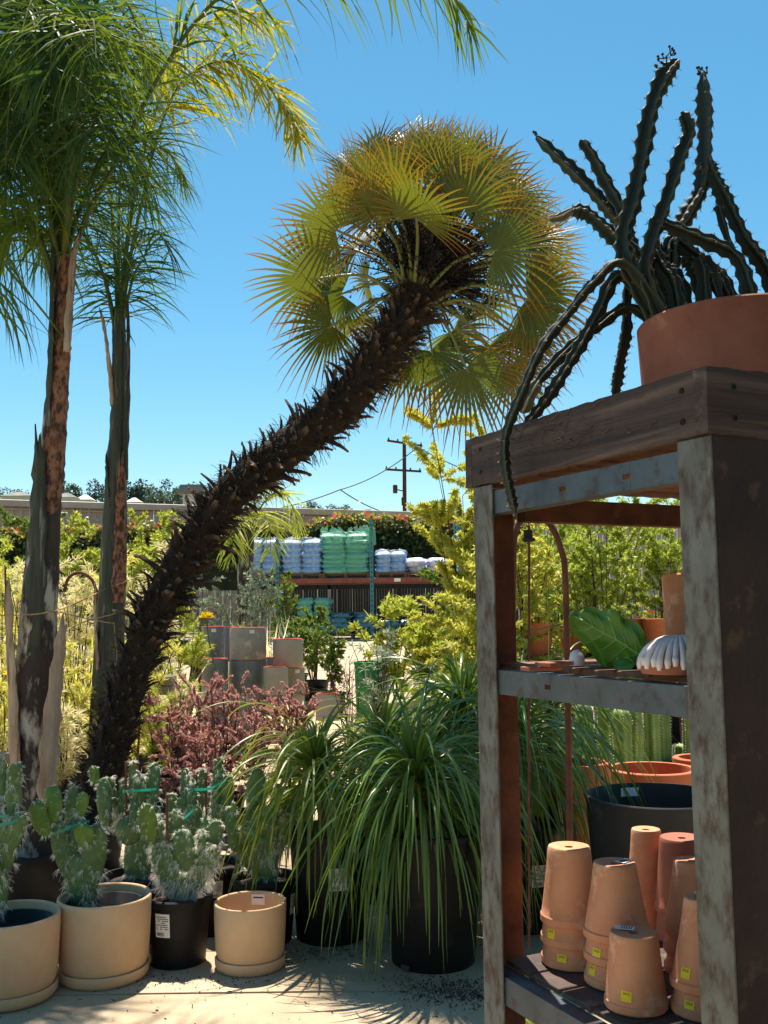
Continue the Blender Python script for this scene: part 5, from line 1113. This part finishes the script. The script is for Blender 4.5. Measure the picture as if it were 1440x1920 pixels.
# supports so that nothing floats: a block wall under the troughs
# ------------------------------------------------------------------ plants of the yard behind
def bush(label, px_, Y, top_, wpx, m, seed, nl=2200, L=.06, W=.012, cat='shrub', pot=True, star=0, name='potted_shrub', group='shrubs of the nursery yard', sub=6, dg=.08, nst=9, upl=.3, up=1.0, jit=.07, blen=None):
    root, c = potted(name, label, cat, px_, Y, max(26, .16/m_px(Y)), max(34, .26/m_px(Y)), None, group)
    H = at(px_, top_, Y).z-c.z; sp = wpx/2*m_px(Y)
    shrub(root, c, H*.92, sp, nst, nl, L, W, m, seed, sub=sub, droopg=dg, star=star, stemr=.009, upl=upl, up=up, jit=jit, blen=blen); return root, c
BS = [('needle leaved yellow shrub at the left edge behind the palm trunk',15,8.6,1065,150,M_yg,2600,.085,.006),('straw coloured fine shrub between the palm trunks',140,9.4,1035,130,M_straw,2600,.09,.007),
 ('broad yellow green shrub at the left edge near the hedge',20,14,1000,170,M_yg2,2200,.09,.03),('lime shrub in front of the hedge between the trunks',150,15,985,150,M_yg2,2200,.09,.028),
 ('yellow green shrub right of the slim palm near the wall',275,15,975,150,M_yg2,2400,.09,.026),('straw shrub right of the slim palm trunk',290,11,1020,140,M_straw,2400,.10,.009),
 ('yellow needle shrub low at the left edge',10,7.4,1235,150,M_yg,2400,.07,.006),('yellow needle shrub low between the trunks',135,7.6,1215,130,M_yg,2600,.07,.006),
 ('yellow shrub low behind the leaning trunk',255,8.2,1190,120,M_yg,2200,.07,.007),('fine pincushion shrub right of the leaning trunk',345,9.0,1140,110,M_yg2,1500,.07,.010),
 ('tall green shrub against the hedge at left',75,19,965,110,M_green,1600,.11,.04),('green shrub against the hedge right of the slim palm',330,20,962,120,M_yg2,1800,.11,.04),
 ('straw shrub far behind the left trunk',60,11.5,1040,140,M_straw,2200,.1,.010),('pale shrub behind the slim palm',205,12,1030,120,M_yg,2200,.1,.012),
 ('low straw tussock beside the grey troughs',330,8.6,1280,80,M_straw,1200,.08,.006),('low yellow tussock at the foot of the slim palm',225,7.3,1330,90,M_yg,1500,.07,.007),
 ('low straw plant by the grey blocks at left',90,7.0,1370,110,M_straw,1700,.07,.008),('dark green shrub in front of the fence left of the bags',540,17,1085,90,M_green,1300,.08,.022),
 ('leafy green shrub in black pot on the open concrete',590,13.5,1135,80,M_green,1200,.07,.028),('silver leaved shrub behind the cement planters',470,15,1050,90,M_silver,1300,.07,.02),
 ('pale silver shrub left of the rack pallets',385,15.5,1060,100,M_silver,1300,.07,.018),('small round leaved shrub beside the open concrete',622,12.2,1165,46,M_green,600,.06,.03),
 ('lime weeping shrub left of the golden maple',745,11,1130,110,M_yg2,1500,.10,.020),('pale lime shrub in front of the golden maple',815,10,1130,110,M_yg2,1800,.09,.022),
 ('thin leaved green shrub in the green bucket row',715,9.2,1180,60,M_silver,500,.08,.010),('green shrub behind the maple at right',900,14,1000,160,M_green,1800,.10,.035),
 ('fine yellow shrub behind the red row',300,7.4,1300,70,M_yg2,1100,.06,.006),('dry straw shrub behind the leaning trunk base',120,6.9,1300,80,M_straw,1100,.08,.007)]
for i, b in enumerate(BS): bush(b[0], b[1], b[2], b[3], b[4], b[5], 200+i, nl=int(b[6]*1.9), L=b[7], W=b[8]*1.15)
# golden maples
MP = [('tall golden maple left of the rack',886,8.6,790,120,M_maple,4300),('golden maple seen through the far side of the rack',985,8.8,905,200,M_maple,1500),('green maple seen through the middle of the rack',1120,9.2,915,220,M_maple_g,1900),
      ('green maple seen through the rack by the near post',1240,9.6,905,220,M_maple_g,1800),('low golden maple under the tall one',900,7.4,1060,150,M_maple,1200),('lime maple filling the gap behind the hoop',1050,10.5,960,220,M_maple_g,1500)]
for i, (lb, px_, Y, top_, w_, m, nl) in enumerate(MP):
    bush(lb, px_, Y, top_, w_, m, 300+i, nl=int(nl*2.3), L=.058, W=.017, cat='tree', star=5, name='maple_tree', group='young maples', sub=16, dg=.09, nst=11, upl=-.1, jit=.03, blen=w_/2*m_px(Y)*(2.1 if i == 0 else 1.15))
# strap leaved and spiky plants
def spiky(label, px_, Y, basepy, n, L, W, m, seed, spread=.8, g=.06, cat='plant', pot=True, group='spiky plants of the yard', up=1.0):
    root, c = potted('spiky_plant', label, cat, px_, Y, max(22,.13/m_px(Y)), max(20,.2/m_px(Y)), None, group); tuft(root, c, n, L, W, m, seed, spread, g, up=up); return root
spiky('upright green grass clump behind the cement planters',428,12.5,0,150,.95,.012,M_yg2,401,.45,.03)
spiky('pale spiky yucca right of the cement planters',505,13.5,0,120,1.0,.022,M_straw,402,1.4,.02)
spiky('dark spiky plant left of the bag stacks',555,15,0,110,1.0,.025,M_silver,403,1.3,.03)
spiky('arching straw grass at the left edge',45,8.0,0,170,.8,.010,M_straw,404,1.0,.12)
spiky('yellow strap leaved plant between the trunks',175,10.4,0,140,1.1,.018,M_yg,405,1.0,.09)
spiky('strap leaved plant by the leaning trunk',300,9.6,0,120,.9,.018,M_straw,406,1.1,.1)
spiky('bronze strap plant at the foot of the right cement column',565,9.2,0,60,.55,.03,M_straw,407,1.3,.06)
spiky('green strap grass in front of the low golden maple',862,6.6,0,150,.85,.022,M_green,408,.9,.10)
spiky('green strap grass left of the tall rack post',800,7.2,0,120,.8,.018,M_green,409,.9,.10)
spiky('bushy straw grass low behind the left trunk',110,8.8,0,160,.9,.009,M_yg,410,1.2,.1)
# small palm behind the leaning trunk
gP = gxy(462, 16); sp_ = thing('small_palm', 'small feather palm behind the leaning trunk near the hedge', 'palm', gP)
mb = MB(); tube(mb, [gP, at(460,1060,16), at(470,990,16)], [.16,.13,.07], 10); mb.build('trunk', M_bark, sp_)
for k, (p) in enumerate(([(470,990,16),(500,935,16),(530,925,15.9),(552,960,15.8),(560,1000,15.8)],[(470,990,16),(480,930,16),(500,905,16),(520,915,15.9)],[(470,990,16),(440,945,16),(410,950,16),(390,1000,16)],[(470,990,16),(455,930,16),(430,915,16),(405,930,16)],[(470,990,15.9),(490,960,15.5),(505,985,15.1),(508,1040,15.0)],[(470,990,15.9),(455,970,15.5),(440,1000,15.2),(432,1050,15.1)])):
    frond(sp_, p, .55, 60, 900+k, M_yg2, w_=.03, g=.16, t0=.15, plum=.3)
# yellow pincushion flower and others
def bloom(px_, py_, Y, r, m, n, label, W=.012):
    rng = np.random.default_rng(int(px_)); c = at(px_, py_, Y); root = thing('flower_head', label, 'flower', (c.x, c.y, c.z-.02)); mb = MB(); D = sph(rng, n); D[:,2] = np.abs(D[:,2])*.8+.05
    leaves(mb, np.repeat(np.array(c)[None],n,0), D, r*rng.uniform(.7,1.05,n), W, rng, bend=.03); mb.build('petals', m, root)
    mb = MB(); tube(mb, cat_rom([c, c+Vector((.03,.02,-.25)), c+Vector((.1,.1,-.6))], 8), .006, 5); mb.build('flower_stem', M_rachis, root)
bloom(387, 1158, 8.9, .075, M_flower_y, 140, 'big yellow flower right of the leaning trunk')
bloom(101, 1040, 9, .06, M_flower_y, 60, 'yellow flower beside the left palm trunk'); bloom(20, 1265, 7.4, .07, M_flower_y, 60, 'yellow flower low at the left edge')
# rusty hoops
def rod(pts, r, lb, cat='rod', m=M_rust, name='rusty_rod'):
    mb = MB(); tube(mb, path(pts, 44), r, 8); mb.build(name, m, label=lb, cat=cat)
g7 = onz(1062, 1330, .9)
rod([(958,1420,3.9),(962,1100,3.9),(966,1000,3.9),(985,972,3.9),(1012,970,3.9),(1036,990,3.9),(1052,1030,3.9),(1060,1080,3.9),(1064,1250,3.9),(1068,1560,3.9),(1069,1830,3.9)], .0125, 'rusty bent pipe hoop behind the rack', 'pipe', name='pipe_hoop')
rod([(992,985,3.95),(992,1250,3.95),(992,1780,3.95)], .005, 'thin rusty upright rod inside the pipe hoop')
q = at(990,1005,3.95); mb = MB(); box(mb, q, (.035,.02,.05), None, .003); box(mb, q+Vector((0,-.012,-.015)), (.05,.012,.014), None, .002); mb.build('rod_clamp', M_ink, label='black clamp on the thin rusty rod', cat='clamp', smooth=False)
rod([(965,968,4.6),(1130,972,4.6),(1320,979,4.6),(1460,983,4.6)], .014, 'horizontal rusty pipe behind the rack top', 'pipe', name='rusty_pipe')
q = at(1131,968,4.6); mb = MB(); box(mb, q, (.035,.04,.05), None, .004); lathe(mb, [(.006,-.045),(.012,-.04),(.012,-.02),(.006,-.015)], q, 8); mb.build('pipe_clip', M_stone, label='small clip on the horizontal rusty pipe', cat='clip')
rod([(960,968,4.6),(958,1300,4.6),(956,1750,4.6)], .014, 'rusty upright that carries the horizontal pipe near the far post', 'pipe', name='rusty_pipe')
rod([(1460,983,4.6),(1462,1300,4.6),(1464,1770,4.6)], .014, 'rusty upright that carries the horizontal pipe beyond the near post', 'pipe', name='rusty_pipe')
rod([(120,1110,8.3),(128,1085,8.3),(145,1074,8.3),(165,1080,8.3),(178,1100,8.3),(184,1150,8.3),(186,1440,8.3)], .014, 'dark rusty hoop between the feather palm trunks', 'hoop', name='pipe_hoop')
rod([(262,1340,7.0),(258,1440,7.0),(256,1500,7.0)], .008, 'bamboo stake beside the leaning trunk', 'stake', M_stake, 'bamboo_stake')
rod([(377,1180,9.5),(374,1300,9.5),(372,1410,9.5)], .018, 'rusty post left of the cement planters', 'post')
# ------------------------------------------------------------------ right: bench of terracotta pots, bowls, tub, column cacti
YBn = 9.0; zbn = at(1100, 1232, YBn).z; x0, x1 = at(940,1232,YBn).x, at(1420,1232,YBn).x; gb = float(gz(YBn))
bench = thing('plant_bench', 'low wooden bench carrying the row of terracotta pots', 'bench', ((x0+x1)/2, YBn, gb))
for k in range(4):
    mb = MB(); box(mb, ((x0+x1)/2, YBn-.27+k*.18, zbn-.02), (x1-x0, .15, .035), None, .004); mb.build('plank', M_wood2, bench, smooth=False)
for x in (x0+.1, (x0+x1)/2+.4, x1-.1):
    for dy in (-.25, .25): mb = MB(); box(mb, (x, YBn+dy, (gb+zbn-.04)/2), (.07,.07,zbn-.04-gb), None, .004); mb.build('leg', M_wood2, bench, smooth=False)
for i, (px_, wp, tp_, lb) in enumerate(((1003,74,1168,'orange terracotta pot on the bench left of the pipe hoop'),(1078,62,1168,'orange terracotta pot on the bench behind the leaf dish stem'),(1136,60,1164,'orange terracotta pot on the bench hidden by the leaf dish'),(1187,52,1160,'paler terracotta pot on the bench right of the leaf dish'),(1232,52,1160,'ringed orange pot on the bench by the glazed bowl'),(1300,60,1160,'terracotta pot on the bench behind the near post'))):
    Y = YBn+(.1 if i % 2 else -.08); r = wp/2*m_px(Y); x = at(px_, 1200, Y).x; h = at(px_, tp_, Y).z-zbn; c = (x, Y, zbn); root = thing('terracotta_planter', lb, 'pot', c, 'terracotta pots on the bench')
    pr = [(.001,0),(r*.7,0),(r*.72,.006)]+[(r*(.72+.28*u)+(.002 if q % 2 else -.002), u*h) for q, u in enumerate(np.linspace(.1,.95,12))]+[(r*1.02,h*.97),(r*1.02,h),(r*.93,h),(r*.7,h*.3),(.001,h*.25)]
    mb = MB(); lathe(mb, pr, c, 36); mb.build('body', M_terra_o if i != 3 else M_terra, root)
def bigpot(px_, Y, rpx, rimpy, m, label, taper=.78, lip=.02, liph=.08, z0=None, name='terracotta_planter', group=None, th=.018):
    g = gxy(px_, Y); h = at(px_, rimpy, Y).z-g.z; r = rpx*m_px(Y); root = thing(name, label, 'pot', g, group); pot_obj('p',0,0,g,r*taper,r,h,None,lip=lip,liph=liph,th=th,n=64).build('body', m, root, autos=40); return root, g, r, h
bigpot(1213, 6.0, 76, 1440, M_terra_o, 'wide orange terracotta bowl pot behind the black tub')
bigpot(1072, 5.6, 56, 1428, M_terra_o, 'orange terracotta pot half hidden by ponytail leaves')
bigpot(1306, 6.3, 46, 1420, M_terra_o, 'orange terracotta pot cut by the near rack post')
root, g, r, h = bigpot(1222, 4.5, 130, 1490, M_grey_pl, 'large dark grey plastic tub standing behind the rack', taper=.86, lip=.0, name='plastic_tub', th=.01)
inlab(g, r-.016, g.z+h-.06, 1.75, .09, .04).build('label', M_white, root)
def column(px_, Y, stems, label, seed, rpx=52, hpx=60):
    root, c = potted('column_cactus', label, 'cactus', px_, Y, rpx, hpx, None, 'column cacti in black pots')
    for i, (dx, h, r, ln) in enumerate(stems):
        b = c+Vector((dx, .03*(i%2), -.01)); P = cat_rom([b, b+Vector((ln*.5,0,h*.5)), b+Vector((ln,0,h))], 26); taper = np.interp(np.linspace(0,1,26), [0,.08,.85,.95,1], [.8,1,1,.75,.15]); rr = np.random.default_rng(seed+i)
        mb = MB(); nr = 6; tube(mb, P, r*taper, 36, True, lambda j, ph: .72+.28*np.abs(np.cos(ph*nr/2))**1.2*(1+.05*(j%2))); o = mb.build('stem', M_col, root)
        A0, D0 = [], []
        for j in range(1, 26):
            for q in range(nr):
                a = 2*math.pi*q/nr; x, y = frame(Vector(P[1])-Vector(P[0])); d = np.array(x*math.cos(a)+y*math.sin(a))
                for w_ in range(4): A0.append(P[j]+d*r*taper[j]); D0.append(d+rr.normal(0,.5,3))
        Q = droop(np.array(A0), np.array(D0), rr.uniform(.008,.018,len(A0)), 0, 2); S,_ = sides(Q, rr); ms = MB(); ribbons(ms, Q, np.array([.0025,.0006]), S); ms.build('spine', M_hair, o, kind='stuff')
YK = 7.6
column(1130, YK, [(0,.56,.075,.0),(.1,.16,.05,.01)], 'column cactus with small offset left of the group', 1); column(1164, YK-.35, [(-.02,.55,.078,0),(.06,.58,.06,.03)], 'column cactus pair in the middle of the group', 2)
column(1198, YK, [(-.05,.55,.075,-.03),(.07,.57,.07,.0)], 'column cactus pair with leaning left stem', 3); column(1240, YK+.3, [(-.04,.6,.085,0),(.12,.15,.06,.01)], 'thick column cactus with small round offset at right', 4)
column(1090, YK+.2, [(0,.5,.07,.01)], 'single column cactus behind the ponytail leaves', 5); column(1282, YK+.2, [(.03,.5,.07,.01)], 'column cactus mostly hidden by the near post', 6)
root, c = potted('nursery_pot', 'large black nursery pot behind the column cacti', 'pot', 1272, 9.3, 46, 84)
bush('low red flowered plant behind the bench pots', 1225, 10.2, 1140, 90, M_green, 777, nl=900, L=.06, W=.03, group='shrubs of the nursery yard')
rng = np.random.default_rng(71); n = 60; c = at(1222,1150,10.0); mb = MB(); P = np.array(c)+rng.normal(0,1,(n,3))*np.array([.14,.1,.05]); leaves(mb, P, sph(rng,n), .035, .03, rng); mb.build('red_blossoms', M_flower_r, label='cluster of small red blossoms behind the bench pots', cat='flower')
# green bucket, white box, small things on the open concrete
root, g, r, h = bigpot(694, 9.4, 30, 1240, M_greenpot, 'bright green plastic bucket behind the ponytail palms', taper=.8, lip=.006, liph=.03, name='green_bucket', th=.008)
p = gxy(780, 10.5); mb = MB(); box(mb, p+Vector((0,0,.28)), (.5,.3,.2), None, .01); box(mb, p+Vector((-.1,0,.09)), (.12,.25,.17), None, .005); box(mb, p+Vector((.15,0,.09)), (.12,.25,.17), None, .005); mb.build('concrete_seat', M_cem3, label='pale concrete block seat left of the golden maple', cat='block', smooth=False)
for k, (px_, Y, lb) in enumerate(((612,13.0,'narrow black pot at the edge of the open concrete'),(598,13.3,'black pot left of the narrow one on the open concrete'))):
    root, c = potted('nursery_pot', lb, 'pot', px_, Y, 12, 26)
# litter, soil stain and dead leaves on the slab
rng = np.random.default_rng(55); n = 420; P = np.c_[rng.uniform(-1.6,.6,n), rng.uniform(3.5,5.6,n), np.full(n,.006)]; k = n//3; q = onz(860,1862,0); P[:k,0] = q.x+rng.normal(0,.12,k); P[:k,1] = q.y+rng.normal(0,.09,k)
D = sph(rng,n); D[:,2] = np.abs(D[:,2])*.1; mb = MB(); leaves(mb, P, D, rng.uniform(.006,.03,n), .006, rng, .1, 0.0); mb.build('leaf_litter', M_fibre, kind='stuff', label='dry leaf crumbs scattered on the concrete', cat='litter')
mb = MB(); P = cat_rom([onz(882,1868,.004), onz(893,1864,.012), onz(900,1866,.004), onz(908,1872,.004)], 10); tube(mb, P, .003, 5); mb.build('twig', M_twig, label='small dark twig on the concrete beside the far post', cat='twig')
rng = np.random.default_rng(56); n = 1400; c_ = np.array([list(onz(x, y, .003)) for x, y in ((860,1862),(800,1850),(640,1780),(300,1840),(560,1790),(430,1840),(830,1700))]); k = rng.choice(7, n, p=[.34,.2,.12,.06,.12,.06,.1]); P = c_[k]+np.c_[rng.normal(0,.10,n), rng.normal(0,.07,n), rng.uniform(0,.004,n)]
D = sph(rng,n); mb = MB(); leaves(mb, P, D, rng.uniform(.003,.012,n), .006, rng, .3, 0.0); mb.build('spilled_soil', M_soil, kind='stuff', label='dark spilled soil crumbs around the pots', cat='soil')
# weed leaves under the bottom shelf
c = onz(1040, 1950, 0); root = thing('weed', 'small pale green weed under the bottom shelf', 'plant', c); rng = np.random.default_rng(14); mb = MB()
for k in range(7):
    a = rng.uniform(0,6.28); leaves(mb, np.array([[c.x,c.y,.02]]), np.array([[math.cos(a),math.sin(a),.8]]), .2, .06, rng, .15, .1)
mb.build('foliage', M_yg2, root)
#END
